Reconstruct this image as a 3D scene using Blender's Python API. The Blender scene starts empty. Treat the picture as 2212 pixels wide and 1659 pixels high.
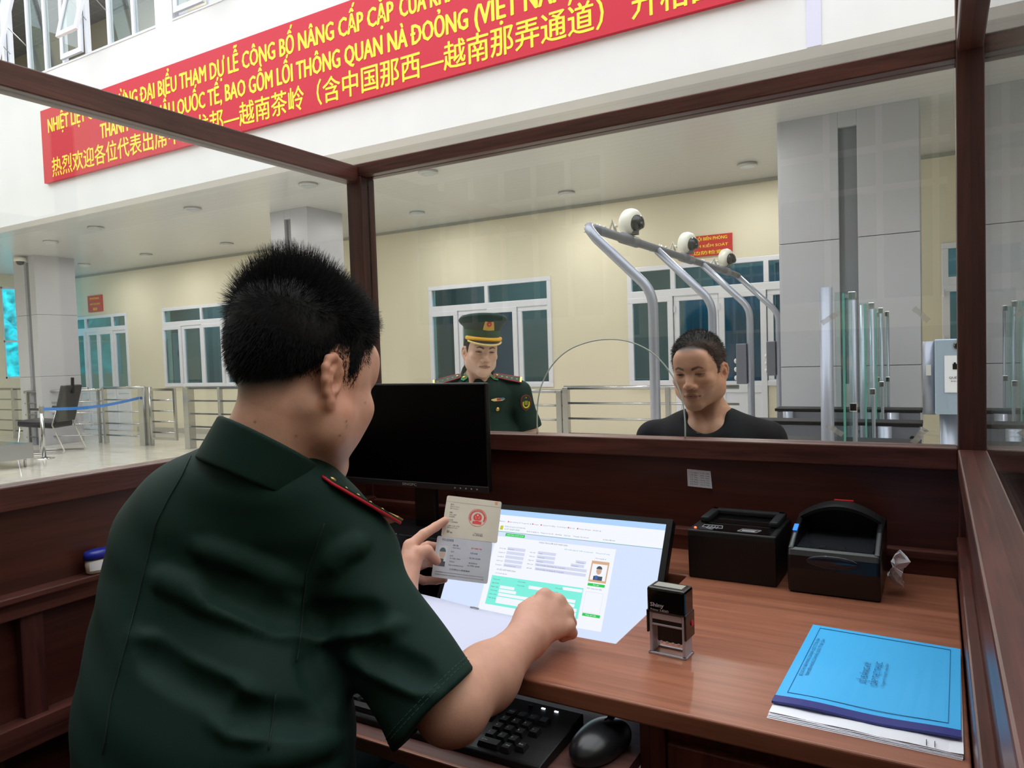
import bpy, math, random
import numpy as np
from mathutils import Matrix, Vector
C = bpy.context.scene.collection
SC = bpy.context.scene
rnd = random.Random(7)
npr = np.random.default_rng(11)

# ------------------------------------------------------------------ camera
# Coordinates below are metric and relative to the lens (lens = origin, X right along the
# booth window, Y towards the hall's far wall, Z up); at the end everything is lifted by EYE.
EYE = 1.66
IW, IH, FPX = 2212, 1659, 1582.5
_y, _p, _r = [math.radians(a) for a in (30.17, -2.405, -1.87)]
FWD = np.array([-math.sin(_y)*math.cos(_p), math.cos(_y)*math.cos(_p), math.sin(_p)])
_R0 = np.array([math.cos(_y), math.sin(_y), 0.0]); _U0 = np.cross(_R0, FWD)
RGT = _R0*math.cos(_r) + _U0*math.sin(_r)
UPV = -_R0*math.sin(_r) + _U0*math.cos(_r)
cam_data = bpy.data.cameras.new('camera'); cam = bpy.data.objects.new('camera', cam_data); C.objects.link(cam)
cam_data.sensor_fit = 'HORIZONTAL'; cam_data.sensor_width = 36.0; cam_data.lens = 36.0*FPX/IW
cam_data.clip_start = 0.02; cam_data.clip_end = 200
cam.matrix_world = Matrix(((RGT[0], UPV[0], -FWD[0], 0), (RGT[1], UPV[1], -FWD[1], 0), (RGT[2], UPV[2], -FWD[2], 0), (0, 0, 0, 1)))
SC.camera = cam
SC.view_settings.view_transform = 'Standard'; SC.view_settings.look = 'None'
SC.view_settings.exposure = 0.0; SC.view_settings.gamma = 1.0
SC.view_settings.use_curve_mapping = False
SC.cycles.max_bounces = 10; SC.cycles.diffuse_bounces = 5; SC.cycles.glossy_bounces = 4
SC.cycles.transparent_max_bounces = 24; SC.cycles.caustics_reflective = False; SC.cycles.caustics_refractive = False
SC.cycles.sample_clamp_indirect = 6.0

# ------------------------------------------------------------------ world: bright overcast sky above the roofless atrium
WD = bpy.data.worlds.new('overcast_sky'); SC.world = WD; WD.use_nodes = True
_nt = WD.node_tree; _nt.nodes.clear()
_o = _nt.nodes.new('ShaderNodeOutputWorld'); _b = _nt.nodes.new('ShaderNodeBackground')
_b.inputs[0].default_value = (0.95, 0.98, 1.0, 1); _b.inputs[1].default_value = 3.0
_nt.links.new(_b.outputs[0], _o.inputs[0])

def ray(x, y): return FWD + (x-IW/2)/FPX*RGT - (y-IH/2)/FPX*UPV
def D(x, y, d): return ray(x, y)*d
def atY(x, y, Y): r = ray(x, y); return r*(Y/r[1])
def atZ(x, y, z): r = ray(x, y); return r*(z/r[2])
def atX(x, y, X): r = ray(x, y); return r*(X/r[0])

# ------------------------------------------------------------------ materials
MATS = {}
def lin(c):
    return tuple((v/12.92 if v <= .04045 else ((v+.055)/1.055)**2.4) for v in c)
def rgb(r, g, b): return lin((r/255, g/255, b/255))
def _new(name):
    m = bpy.data.materials.new(name); m.use_nodes = True
    nt = m.node_tree; bs = nt.nodes.get('Principled BSDF'); MATS[name] = m
    return m, nt, bs
def N(nt, t, **kw):
    n = nt.nodes.new(t)
    for k, v in kw.items(): setattr(n, k, v)
    return n
def mat(name, col, rough=.5, metal=0.0, spec=.5, var=0.0, scale=20, bump=0.0, bscale=200, emit=0.0, sub=0.0, coat=0.0, stretch=(1, 1, 1)):
    if name in MATS: return MATS[name]
    m, nt, bs = _new(name); L = nt.links.new
    bs.inputs['Base Color'].default_value = (*col, 1); bs.inputs['Roughness'].default_value = rough
    bs.inputs['Metallic'].default_value = metal; bs.inputs['Specular IOR Level'].default_value = spec
    if coat: bs.inputs['Coat Weight'].default_value = coat; bs.inputs['Coat Roughness'].default_value = .15
    if sub: bs.inputs['Subsurface Weight'].default_value = sub; bs.inputs['Subsurface Radius'].default_value = (.012, .004, .002); bs.inputs['Subsurface Scale'].default_value = .5
    if emit: bs.inputs['Emission Color'].default_value = (*col, 1); bs.inputs['Emission Strength'].default_value = emit; bs.inputs['Base Color'].default_value = (.015, .015, .015, 1)
    if var or bump:
        tc = N(nt, 'ShaderNodeTexCoord'); mp = N(nt, 'ShaderNodeMapping'); mp.inputs['Scale'].default_value = stretch
        L(tc.outputs['Object'], mp.inputs['Vector'])
    if var:
        nz = N(nt, 'ShaderNodeTexNoise'); nz.inputs['Scale'].default_value = scale; nz.inputs['Detail'].default_value = 4
        L(mp.outputs[0], nz.inputs['Vector'])
        mr = N(nt, 'ShaderNodeMapRange'); mr.inputs['From Min'].default_value = .3; mr.inputs['From Max'].default_value = .7
        mr.inputs['To Min'].default_value = 1-var; mr.inputs['To Max'].default_value = 1+var
        L(nz.outputs['Fac'], mr.inputs['Value'])
        hv = N(nt, 'ShaderNodeHueSaturation'); hv.inputs['Color'].default_value = (*col, 1)
        L(mr.outputs[0], hv.inputs['Value']); L(hv.outputs[0], bs.inputs['Base Color'])
    if bump:
        nb = N(nt, 'ShaderNodeTexNoise'); nb.inputs['Scale'].default_value = bscale; nb.inputs['Detail'].default_value = 3
        L(mp.outputs[0], nb.inputs['Vector'])
        bp = N(nt, 'ShaderNodeBump'); bp.inputs['Strength'].default_value = bump; bp.inputs['Distance'].default_value = .002
        L(nb.outputs['Fac'], bp.inputs['Height']); L(bp.outputs[0], bs.inputs['Normal'])
    return m
def wood(name, dark, light, axis='X', rough=.32, spec=.5, scale=1.0):
    if name in MATS: return MATS[name]
    m, nt, bs = _new(name); L = nt.links.new
    tc = N(nt, 'ShaderNodeTexCoord'); mp = N(nt, 'ShaderNodeMapping')
    s = {'X': (.8, 14, 14), 'Y': (14, .8, 14), 'Z': (14, 14, .8)}[axis]
    mp.inputs['Scale'].default_value = [v*scale for v in s]; L(tc.outputs['Object'], mp.inputs['Vector'])
    n1 = N(nt, 'ShaderNodeTexNoise'); n1.inputs['Scale'].default_value = 2.2; n1.inputs['Detail'].default_value = 8; n1.inputs['Roughness'].default_value = .65; n1.inputs['Distortion'].default_value = 1.1
    L(mp.outputs[0], n1.inputs['Vector'])
    n2 = N(nt, 'ShaderNodeTexNoise'); n2.inputs['Scale'].default_value = 12; n2.inputs['Detail'].default_value = 3
    L(mp.outputs[0], n2.inputs['Vector'])
    mx = N(nt, 'ShaderNodeMath', operation='MULTIPLY_ADD'); mx.inputs[1].default_value = .3
    L(n2.outputs['Fac'], mx.inputs[0]); L(n1.outputs['Fac'], mx.inputs[2])
    cr = N(nt, 'ShaderNodeValToRGB'); cr.color_ramp.elements[0].position = .45; cr.color_ramp.elements[1].position = .85
    cr.color_ramp.elements[0].color = (*dark, 1); cr.color_ramp.elements[1].color = (*light, 1)
    L(mx.outputs[0], cr.inputs[0]); L(cr.outputs[0], bs.inputs['Base Color'])
    bp = N(nt, 'ShaderNodeBump'); bp.inputs['Strength'].default_value = .08; bp.inputs['Distance'].default_value = .001
    L(mx.outputs[0], bp.inputs['Height']); L(bp.outputs[0], bs.inputs['Normal'])
    bs.inputs['Roughness'].default_value = rough; bs.inputs['Specular IOR Level'].default_value = spec
    return m
def glass(name, tint=(.97, .985, .98), f0=.04, dirt=0.0):
    """thin sheet glass: clear transmission plus Schlick reflection, the same from both sides"""
    if name in MATS: return MATS[name]
    m, nt, bs = _new(name); L = nt.links.new; nt.nodes.remove(bs)
    out = nt.nodes.get('Material Output')
    g = N(nt, 'ShaderNodeNewGeometry'); dt = N(nt, 'ShaderNodeVectorMath', operation='DOT_PRODUCT')
    L(g.outputs['Normal'], dt.inputs[0]); L(g.outputs['Incoming'], dt.inputs[1])
    ab = N(nt, 'ShaderNodeMath', operation='ABSOLUTE'); L(dt.outputs['Value'], ab.inputs[0])
    sb = N(nt, 'ShaderNodeMath', operation='SUBTRACT'); sb.inputs[0].default_value = 1; L(ab.outputs[0], sb.inputs[1])
    pw = N(nt, 'ShaderNodeMath', operation='POWER'); L(sb.outputs[0], pw.inputs[0]); pw.inputs[1].default_value = 5
    ma = N(nt, 'ShaderNodeMath', operation='MULTIPLY_ADD'); L(pw.outputs[0], ma.inputs[0]); ma.inputs[1].default_value = 1-f0; ma.inputs[2].default_value = f0
    tr = N(nt, 'ShaderNodeBsdfTransparent'); tr.inputs[0].default_value = (*tint, 1)
    gl = N(nt, 'ShaderNodeBsdfGlossy'); gl.inputs['Roughness'].default_value = 0.0
    mix = N(nt, 'ShaderNodeMixShader'); L(ma.outputs[0], mix.inputs[0]); L(tr.outputs[0], mix.inputs[1]); L(gl.outputs[0], mix.inputs[2])
    last = mix
    if dirt:
        df = N(nt, 'ShaderNodeBsdfDiffuse'); df.inputs[0].default_value = (.8, .8, .78, 1)
        tc = N(nt, 'ShaderNodeTexCoord'); nz = N(nt, 'ShaderNodeTexNoise'); nz.inputs['Scale'].default_value = 2.5; nz.inputs['Detail'].default_value = 5
        L(tc.outputs['Object'], nz.inputs['Vector'])
        mm = N(nt, 'ShaderNodeMath', operation='MULTIPLY'); mm.inputs[1].default_value = dirt; L(nz.outputs['Fac'], mm.inputs[0])
        mix2 = N(nt, 'ShaderNodeMixShader'); L(mm.outputs[0], mix2.inputs[0]); L(mix.outputs[0], mix2.inputs[1]); L(df.outputs[0], mix2.inputs[2]); last = mix2
    L(last.outputs[0], out.inputs['Surface'])
    return m
def vcolmat(name, rough=.5, sub=0.0, bump=.0, bscale=300, spec=.4, var=0.0, emit=0.0):
    if name in MATS: return MATS[name]
    m, nt, bs = _new(name); L = nt.links.new
    at = N(nt, 'ShaderNodeAttribute', attribute_name='Col')
    src = at.outputs['Color']
    tc = N(nt, 'ShaderNodeTexCoord')
    if var:
        nz = N(nt, 'ShaderNodeTexNoise'); nz.inputs['Scale'].default_value = 45; nz.inputs['Detail'].default_value = 5; L(tc.outputs['Object'], nz.inputs['Vector'])
        mr = N(nt, 'ShaderNodeMapRange'); mr.inputs['From Min'].default_value = .3; mr.inputs['From Max'].default_value = .7; mr.inputs['To Min'].default_value = 1-var; mr.inputs['To Max'].default_value = 1+var
        L(nz.outputs['Fac'], mr.inputs['Value']); hv = N(nt, 'ShaderNodeHueSaturation'); L(src, hv.inputs['Color']); L(mr.outputs[0], hv.inputs['Value']); src = hv.outputs[0]
    L(src, bs.inputs['Base Color'])
    bs.inputs['Roughness'].default_value = rough; bs.inputs['Specular IOR Level'].default_value = spec
    if emit: L(src, bs.inputs['Emission Color']); bs.inputs['Emission Strength'].default_value = emit
    if sub: bs.inputs['Subsurface Weight'].default_value = sub; bs.inputs['Subsurface Radius'].default_value = (.010, .004, .002); bs.inputs['Subsurface Scale'].default_value = .4
    if bump:
        nb = N(nt, 'ShaderNodeTexNoise'); nb.inputs['Scale'].default_value = bscale; L(tc.outputs['Object'], nb.inputs['Vector'])
        bp = N(nt, 'ShaderNodeBump'); bp.inputs['Strength'].default_value = bump; bp.inputs['Distance'].default_value = .0012; L(nb.outputs['Fac'], bp.inputs['Height']); L(bp.outputs[0], bs.inputs['Normal'])
    return m

# ------------------------------------------------------------------ object helpers
def tag(o, label=None, cat=None, group=None, kind=None):
    if label: o['label'] = label
    if cat: o['category'] = cat
    if group: o['group'] = group
    if kind: o['kind'] = kind
    return o
def thing(name, loc, label, cat, group=None):
    o = bpy.data.objects.new(name, None); C.objects.link(o); o.location = [float(v) for v in loc]; o.empty_display_size = .05
    return tag(o, label, cat, group)
def wloc(o):
    v = Vector((0, 0, 0))
    while o: v += o.location; o = o.parent
    return np.array(v)
def link(name, me, m, parent=None, smooth=False):
    o = bpy.data.objects.new(name, me); C.objects.link(o)
    if m is not None and not len(me.materials): me.materials.append(m)
    if parent is not None:
        o.parent = parent
        me.transform(Matrix.Translation(Vector([-float(v) for v in wloc(parent)])))
    if smooth: me.polygons.foreach_set('use_smooth', [True]*len(me.polygons))
    return o
class MB:
    def __init__(s): s.v = []; s.f = []
    def add(s, vs, fs):
        b = len(s.v); s.v += [tuple(float(c) for c in v) for v in vs]; s.f += [tuple(i+b for i in f) for f in fs]; return s
    def box(s, x0, x1, y0, y1, z0, z1):
        if x0 > x1: x0, x1 = x1, x0
        if y0 > y1: y0, y1 = y1, y0
        if z0 > z1: z0, z1 = z1, z0
        return s.add([(x0, y0, z0), (x1, y0, z0), (x1, y1, z0), (x0, y1, z0), (x0, y0, z1), (x1, y0, z1), (x1, y1, z1), (x0, y1, z1)],
                     [(0, 3, 2, 1), (4, 5, 6, 7), (0, 1, 5, 4), (1, 2, 6, 5), (2, 3, 7, 6), (3, 0, 4, 7)])
    def obox(s, c, ax, ay, az, hx, hy, hz):
        c, ax, ay, az = [np.array(a, float) for a in (c, ax, ay, az)]
        vs = [c+ax*hx*a+ay*hy*b+az*hz*d for d in (-1, 1) for a, b in ((-1, -1), (1, -1), (1, 1), (-1, 1))]
        return s.add(vs, [(0, 3, 2, 1), (4, 5, 6, 7), (0, 1, 5, 4), (1, 2, 6, 5), (2, 3, 7, 6), (3, 0, 4, 7)])
    def quad(s, a, b, c, d): return s.add([a, b, c, d], [(0, 1, 2, 3)])
    def prism(s, poly, ext):
        """poly: list of 3d points (planar), ext: extrusion vector"""
        n = len(poly); ext = np.array(ext, float); p = [np.array(q, float) for q in poly]
        vs = p+[q+ext for q in p]
        fs = [tuple(range(n))[::-1], tuple(range(n, 2*n))]+[(i, (i+1) % n, n+(i+1) % n, n+i) for i in range(n)]
        return s.add(vs, fs)
    def tube(s, pts, r, n=10, caps=True):
        P = [np.array(p, float) for p in pts]; m = len(P); rr = r if hasattr(r, '__len__') else [r]*m
        up = None; vs = []
        for i in range(m):
            t = P[min(i+1, m-1)]-P[max(i-1, 0)]; t /= (np.linalg.norm(t)+1e-12)
            if up is None:
                up = np.cross(t, (0, 0, 1.0)); 
                if np.linalg.norm(up) < .05: up = np.cross(t, (1.0, 0, 0))
            a = up-t*(up@t); a /= (np.linalg.norm(a)+1e-12); b = np.cross(t, a); up = a
            vs += [P[i]+rr[i]*(a*math.cos(2*math.pi*k/n)+b*math.sin(2*math.pi*k/n)) for k in range(n)]
        fs = [(i*n+k, i*n+(k+1) % n, (i+1)*n+(k+1) % n, (i+1)*n+k) for i in range(m-1) for k in range(n)]
        if caps: fs += [tuple(range(n))[::-1], tuple(range((m-1)*n, m*n))]
        return s.add(vs, fs)
    def lathe(s, prof, c, ax=(0, 0, 1), n=24):
        """prof: (radius, height) list along axis"""
        ax = np.array(ax, float); ax /= np.linalg.norm(ax); c = np.array(c, float)
        a = np.cross(ax, (0, 1.0, 0)); 
        if np.linalg.norm(a) < .05: a = np.cross(ax, (1.0, 0, 0))
        a /= np.linalg.norm(a); b = np.cross(ax, a)
        vs = [c+ax*h+max(r, 1e-5)*(a*math.cos(2*math.pi*k/n)+b*math.sin(2*math.pi*k/n)) for r, h in prof for k in range(n)]
        m = len(prof)
        fs = [(i*n+k, i*n+(k+1) % n, (i+1)*n+(k+1) % n, (i+1)*n+k) for i in range(m-1) for k in range(n)]
        fs += [tuple(range(n))[::-1], tuple(range((m-1)*n, m*n))]
        return s.add(vs, fs)
    def ell(s, c, r, R=None, n=20, m=12):
        R = np.eye(3) if R is None else R; c = np.array(c, float); vs = []
        for i in range(m+1):
            th = math.pi*i/m
            for k in range(n):
                ph = 2*math.pi*k/n
                vs.append(c+R@np.array([r[0]*max(math.sin(th), 1e-4)*math.cos(ph), r[1]*max(math.sin(th), 1e-4)*math.sin(ph), -r[2]*math.cos(th)]))
        fs = [(i*n+k, i*n+(k+1) % n, (i+1)*n+(k+1) % n, (i+1)*n+k) for i in range(m) for k in range(n)]
        return s.add(vs, fs)
    def build(s, name, m, parent=None, smooth=False, bevel=0.0, seg=2):
        me = bpy.data.meshes.new(name); me.from_pydata(s.v, [], s.f); me.update()
        o = link(name, me, m, parent, smooth)
        if bevel:
            b = o.modifiers.new('bevel', 'BEVEL'); b.width = bevel; b.segments = seg; b.limit_method = 'ANGLE'; b.angle_limit = math.radians(40)
        if smooth == 'auto' or (bevel and smooth is False and seg > 2): pass
        return o
def bx(name, b, m, parent=None, bevel=0.0, seg=2): return MB().box(*b).build(name, m, parent, bevel=bevel, seg=seg)
def rrect(c, ax, ay, w, h, r, n=5):
    """rounded rectangle outline around c"""
    c, ax, ay = [np.array(a, float) for a in (c, ax, ay)]; out = []
    for sx, sy, a0 in ((1, -1, -90), (1, 1, 0), (-1, 1, 90), (-1, -1, 180)):
        for i in range(n+1):
            a = math.radians(a0+90*i/n)
            out.append(c+ax*(sx*(w/2-r)+r*math.cos(a))+ay*(sy*(h/2-r)+r*math.sin(a)))
    return out
def _glyphs(body, size, spacing):
    cu = bpy.data.curves.new('t', 'FONT'); cu.body = body; cu.size = size; cu.space_character = spacing; cu.resolution_u = 2
    ob = bpy.data.objects.new('t', cu); C.objects.link(ob); bpy.context.view_layer.update()
    me = bpy.data.meshes.new_from_object(ob.evaluated_get(bpy.context.evaluated_depsgraph_get()))
    bpy.data.objects.remove(ob); bpy.data.curves.remove(cu)
    co = np.zeros(len(me.vertices)*3); me.vertices.foreach_get('co', co); co = co.reshape(-1, 3); f = [tuple(p.vertices) for p in me.polygons]; bpy.data.meshes.remove(me)
    return co, f
def text(name, body, loc, ax, ay, h, m, parent=None, xs=1.0, align='LEFT', bold=0.0, width=None, spacing=1.0):
    """flat lettering: h = cap height, ax/ay = reading and up directions; width fits the line to a length; bold = stroke thickening per cap height"""
    size = h/.73; plain = body.replace('Đ', 'D'); co, f = _glyphs(plain, size, spacing)
    if len(co) == 0: return None
    bars = []
    for i, ch in enumerate(body):
        if ch == 'Đ':
            a, _ = _glyphs(plain[:i]+'H', size, spacing); b, _ = _glyphs('H', size, spacing); x = a[:, 0].max()-(b[:, 0].max()-b[:, 0].min()); bars.append((x-.14*h, x+.34*h))
    x0, x1 = co[:, 0].min(), co[:, 0].max(); sx = (width/(x1-x0)) if width else xs
    off = {'LEFT': -x0, 'CENTER': -(x0+x1)/2, 'RIGHT': -x1}[align]
    ax, ay, loc = [np.array(a, float) for a in (ax, ay, loc)]; az = np.cross(ax, ay); mb = MB(); lift = min(.0006, h*.02)
    k = bold*h; sh = [(0, 0)]+([(-k, 0), (k, 0), (0, -.5*k), (0, .5*k)] if bold else [])
    for q, (dx, dy) in enumerate(sh): mb.add(loc+np.outer((co[:, 0]+off)*sx+dx, ax)+np.outer(co[:, 1]+dy, ay)+np.outer(co[:, 2]*0+lift*q, az), f)
    for a, b in bars:
        P = lambda u, v: loc+ax*((u+off)*sx)+ay*v+az*lift*(len(sh)+1); mb.quad(P(a, .44*h), P(b, .44*h), P(b, .57*h), P(a, .57*h))
    return mb.build(name, m, parent)
def copy_tree(o, loc=None, parent=None, **props):
    c = o.copy(); C.objects.link(c)
    if parent is not None: c.parent = parent
    if loc is not None: c.location = [float(v) for v in loc]
    for ch in [q for q in o.children]: copy_tree(ch, parent=c)
    for k, v in props.items(): c[k] = v
    return c
X_, Y_, Z_ = np.array([1., 0, 0]), np.array([0, 1., 0]), np.array([0, 0, 1.])
FL = -EYE            # hall floor
# ------------------------------------------------------------------ implicit surfaces for bodies and cloth
def smin(a, b, k):
    if k <= 0: return np.minimum(a, b)
    h = np.maximum(k-np.abs(a-b), 0)/k
    return np.minimum(a, b)-h*h*k*.25
def smax(a, b, k): return -smin(-a, -b, k)
def s_ell(c, r, R=None):
    c = np.array(c, np.float32); r = np.array(r, np.float32); Rm = None if R is None else np.array(R, np.float32)
    def f(P):
        q = P-c
        if Rm is not None: q = q@Rm
        k0 = np.sqrt(((q/r)**2).sum(1)); k1 = np.sqrt(((q/(r*r))**2).sum(1))
        return k0*(k0-1)/np.maximum(k1, 1e-6)
    return f
def s_cap(a, b, ra, rb):
    a = np.array(a, np.float32); b = np.array(b, np.float32); ab = b-a; L2 = max(float(ab@ab), 1e-12)
    def f(P):
        q = P-a; t = np.clip((q@ab)/L2, 0, 1)
        return np.sqrt(((q-t[:, None]*ab)**2).sum(1))-(ra+(rb-ra)*t)
    return f
def s_box(c, h, R=None, r=0.0):
    c = np.array(c, np.float32); h = np.array(h, np.float32)-r; Rm = None if R is None else np.array(R, np.float32)
    def f(P):
        q = P-c
        if Rm is not None: q = q@Rm
        q = np.abs(q)-h
        return np.sqrt((np.maximum(q, 0)**2).sum(1))+np.minimum(q.max(1), 0)-r
    return f
def s_plane(p, n):
    p = np.array(p, np.float32); n = np.array(n, np.float32); n = n/np.linalg.norm(n)
    return lambda P: (P-p)@n
class Field:
    def __init__(s): s.ops = []
    def u(s, f, k=0.0): s.ops.append((0, f, k)); return s
    def sub(s, f, k=0.0): s.ops.append((1, f, k)); return s
    def cut(s, f, k=0.0): s.ops.append((2, f, k)); return s        # intersect
    def chain(s, pts, rs, k=0.0):
        for i in range(len(pts)-1): s.u(s_cap(pts[i], pts[i+1], rs[i], rs[i+1]), k)
        return s
    def __call__(s, P):
        P = np.asarray(P, np.float32); d = None; ops = s.ops
        if len(P) > 400 and len(ops) > 6:      # a compact block of points: leave out the shapes that cannot reach it
            lo, hi = P.min(0), P.max(0); r = float(np.linalg.norm(hi-lo))*.5
            if r < .12:
                c = ((lo+hi)*.5)[None]; m = 1.6*r+.004; vals = [float(f(c)[0]) for _, f, _ in ops]
                best = min(v for v, (o, _, _) in zip(vals, ops) if o == 0)
                keep = [op for i, (op, v) in enumerate(zip(ops, vals)) if (op[0] == 0 and (v-m-op[2]*1.5 <= best+m)) or (op[0] == 1 and v < m*1.6+op[2]*1.5+max(0.0, -best)) or (op[0] == 2 and v > -m*1.6-op[2]*1.5-max(0.0, -best))]
                if not keep or keep[0][0] != 0: keep = ops
                ops = keep
        for o, f, k in ops:
            v = f(P)
            if d is None: d = v
            elif o == 0: d = smin(d, v, k)
            elif o == 1: d = smax(d, -v, k)
            else: d = smax(d, v, k)
        return d
    def grad(s, P, e=.0008):
        g = np.stack([s(P+np.array(v, np.float32)*e)-s(P-np.array(v, np.float32)*e) for v in np.eye(3)], 1)
        return g/(np.linalg.norm(g, axis=1, keepdims=True)+1e-9)
def axis(*segs):
    """segs: (start, end, step) -> increasing coordinates"""
    out = []
    for a, b, h in segs:
        n = max(1, int(round((b-a)/h))); out += list(a+(b-a)*np.arange(n)/n)
    out.append(segs[-1][1]); return np.array(out, np.float32)
def surface(field, ax, ay, az, proj=2):
    """surface nets on a rectilinear grid, skipping blocks away from the surface"""
    nx, ny, nz = len(ax), len(ay), len(az); F = np.full((nx, ny, nz), 1.0, np.float32); B = 14
    blocks = []; cen = []; rad = []
    for i in range(0, nx, B):
        for j in range(0, ny, B):
            for k in range(0, nz, B):
                s = (slice(i, min(i+B, nx)), slice(j, min(j+B, ny)), slice(k, min(k+B, nz)))
                lo = np.array([ax[s[0]][0], ay[s[1]][0], az[s[2]][0]]); hi = np.array([ax[s[0]][-1], ay[s[1]][-1], az[s[2]][-1]])
                blocks.append(s); cen.append((lo+hi)/2); rad.append(np.linalg.norm(hi-lo)/2)
    dc = field(np.array(cen, np.float32)); rad = np.array(rad)
    for s, d, r in zip(blocks, dc, rad):
        if abs(d) > r*1.35+.012: F[s] = d; continue
        g = np.stack(np.meshgrid(ax[s[0]], ay[s[1]], az[s[2]], indexing='ij'), -1)
        F[s] = field(g.reshape(-1, 3)).reshape(g.shape[:3])
    F[F == 0] = 1e-7
    ins = F < 0
    cnt = sum(ins[i:nx-1+i, j:ny-1+j, k:nz-1+k].astype(np.int8) for i in (0, 1) for j in (0, 1) for k in (0, 1))
    act = (cnt > 0) & (cnt < 8); I, J, K = np.nonzero(act); n = len(I)
    idx = np.full(act.shape, -1, np.int64); idx[I, J, K] = np.arange(n)
    acc = np.zeros((n, 3), np.float64); w = np.zeros(n)
    cs = [(i, j, k) for i in (0, 1) for j in (0, 1) for k in (0, 1)]
    for p in cs:
        for a in range(3):
            if p[a]: continue
            q = list(p); q[a] = 1
            f0 = F[I+p[0], J+p[1], K+p[2]]; f1 = F[I+q[0], J+q[1], K+q[2]]; m = (f0 < 0) != (f1 < 0)
            t = np.where(m, f0/np.where(m, f0-f1, 1), 0)
            x0 = np.stack([ax[I+p[0]], ay[J+p[1]], az[K+p[2]]], 1); x1 = np.stack([ax[I+q[0]], ay[J+q[1]], az[K+q[2]]], 1)
            acc += np.where(m[:, None], x0+(x1-x0)*t[:, None], 0); w += m
    V = (acc/w[:, None]).astype(np.float32)
    faces = []
    for a in range(3):
        b, c = (a+1) % 3, (a+2) % 3
        sl0 = [slice(None)]*3; sl1 = [slice(None)]*3; sl0[a] = slice(0, -1); sl1[a] = slice(1, None)
        f0 = ins[tuple(sl0)]; f1 = ins[tuple(sl1)]; ch = np.nonzero(f0 != f1); e = np.stack(ch, 1)
        ok = (e[:, b] > 0) & (e[:, c] > 0) & (e[:, b] < act.shape[b]) & (e[:, c] < act.shape[c]) & (e[:, a] < act.shape[a]); e = e[ok]
        def gi(db, dc):
            q = e.copy(); q[:, b] -= db; q[:, c] -= dc; return idx[q[:, 0], q[:, 1], q[:, 2]]
        Q = np.stack([gi(1, 1), gi(0, 1), gi(0, 0), gi(1, 0)], 1)
        flip = ~f0[e[:, 0], e[:, 1], e[:, 2]]; Q[flip] = Q[flip][:, ::-1]
        faces.append(Q)
    Fq = np.concatenate(faces); Fq = Fq[(Fq >= 0).all(1)]
    for _ in range(proj):
        d = field(V); g = field.grad(V); st = np.clip(d, -.004, .004); V = (V-g*st[:, None]).astype(np.float32)
    return V, Fq
def mesh_np(name, V, F, m, parent=None, col=None, smooth=True):
    me = bpy.data.meshes.new(name); V = np.asarray(V, np.float32); F = np.asarray(F); k = F.shape[1]
    me.vertices.add(len(V)); me.vertices.foreach_set('co', V.ravel())
    me.loops.add(F.size); me.loops.foreach_set('vertex_index', F.astype(np.int32).ravel())
    me.polygons.add(len(F)); me.polygons.foreach_set('loop_start', np.arange(0, F.size, k, dtype=np.int32))
    me.update(calc_edges=True); me.validate()
    if col is not None:
        a = me.attributes.new('Col', 'FLOAT_COLOR', 'POINT'); c4 = np.ones((len(V), 4), np.float32); c4[:, :3] = col; a.data.foreach_set('color', c4.ravel())
    return link(name, me, m, parent, smooth)
def trace(field, x, y, t0=.5, t1=6):
    r = ray(x, y); n = np.linalg.norm(r); r = r/n; t = t0
    for _ in range(140):
        d = float(field(np.array([r*t]))[0])
        if d < .0004: break
        t += d*.8
        if t > t1: return None
    return r*t
def rot(yaw, pitch=0.0, roll=0.0):
    """columns = subject's right, forward, up; yaw 0 faces +Y, positive turns towards -X; pitch positive looks up"""
    y, p, r = [math.radians(a) for a in (yaw, pitch, roll)]
    Rz = np.array([[math.cos(y), -math.sin(y), 0], [math.sin(y), math.cos(y), 0], [0, 0, 1]])
    Rx = np.array([[1, 0, 0], [0, math.cos(p), -math.sin(p)], [0, math.sin(p), math.cos(p)]])
    Ry = np.array([[math.cos(r), 0, math.sin(r)], [0, 1, 0], [-math.sin(r), 0, math.cos(r)]])
    return Rz@Rx@Ry
# ================================================================== HALL
HC = 2.42; YF = 6.55; YB = 11.2; XL = -20.5; XR = 8.0; YR = -9.0; ZT = 9.0
M_cream = mat('cream_paint', rgb(224, 217, 195), .75, var=.02, scale=1.2)
M_white = mat('white_paint', rgb(226, 226, 228), .75, var=.03, scale=1.5)
M_pilas = mat('lilac_paint', rgb(214, 214, 236), .7)
M_alu = mat('grey_composite_panel', rgb(182, 182, 190), .38, spec=.5)
M_alud = mat('dark_slot', rgb(120, 122, 128), .5)
M_upvc = mat('white_upvc', rgb(226, 228, 238), .35)
M_dark = mat('dark_room', rgb(48, 52, 54), .8)
M_glass = glass('window_glass', (.82, .88, .88), .06)
M_steel = mat('brushed_steel', rgb(188, 190, 192), .22, metal=1.0)
M_chrome = mat('chrome', rgb(220, 220, 222), .1, metal=1.0)
M_red = mat('banner_red', rgb(196, 10, 46), .55)
M_yel = mat('banner_yellow', rgb(255, 226, 62), .55)
M_rsign = mat('sign_red', rgb(196, 44, 40), .5)
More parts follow.
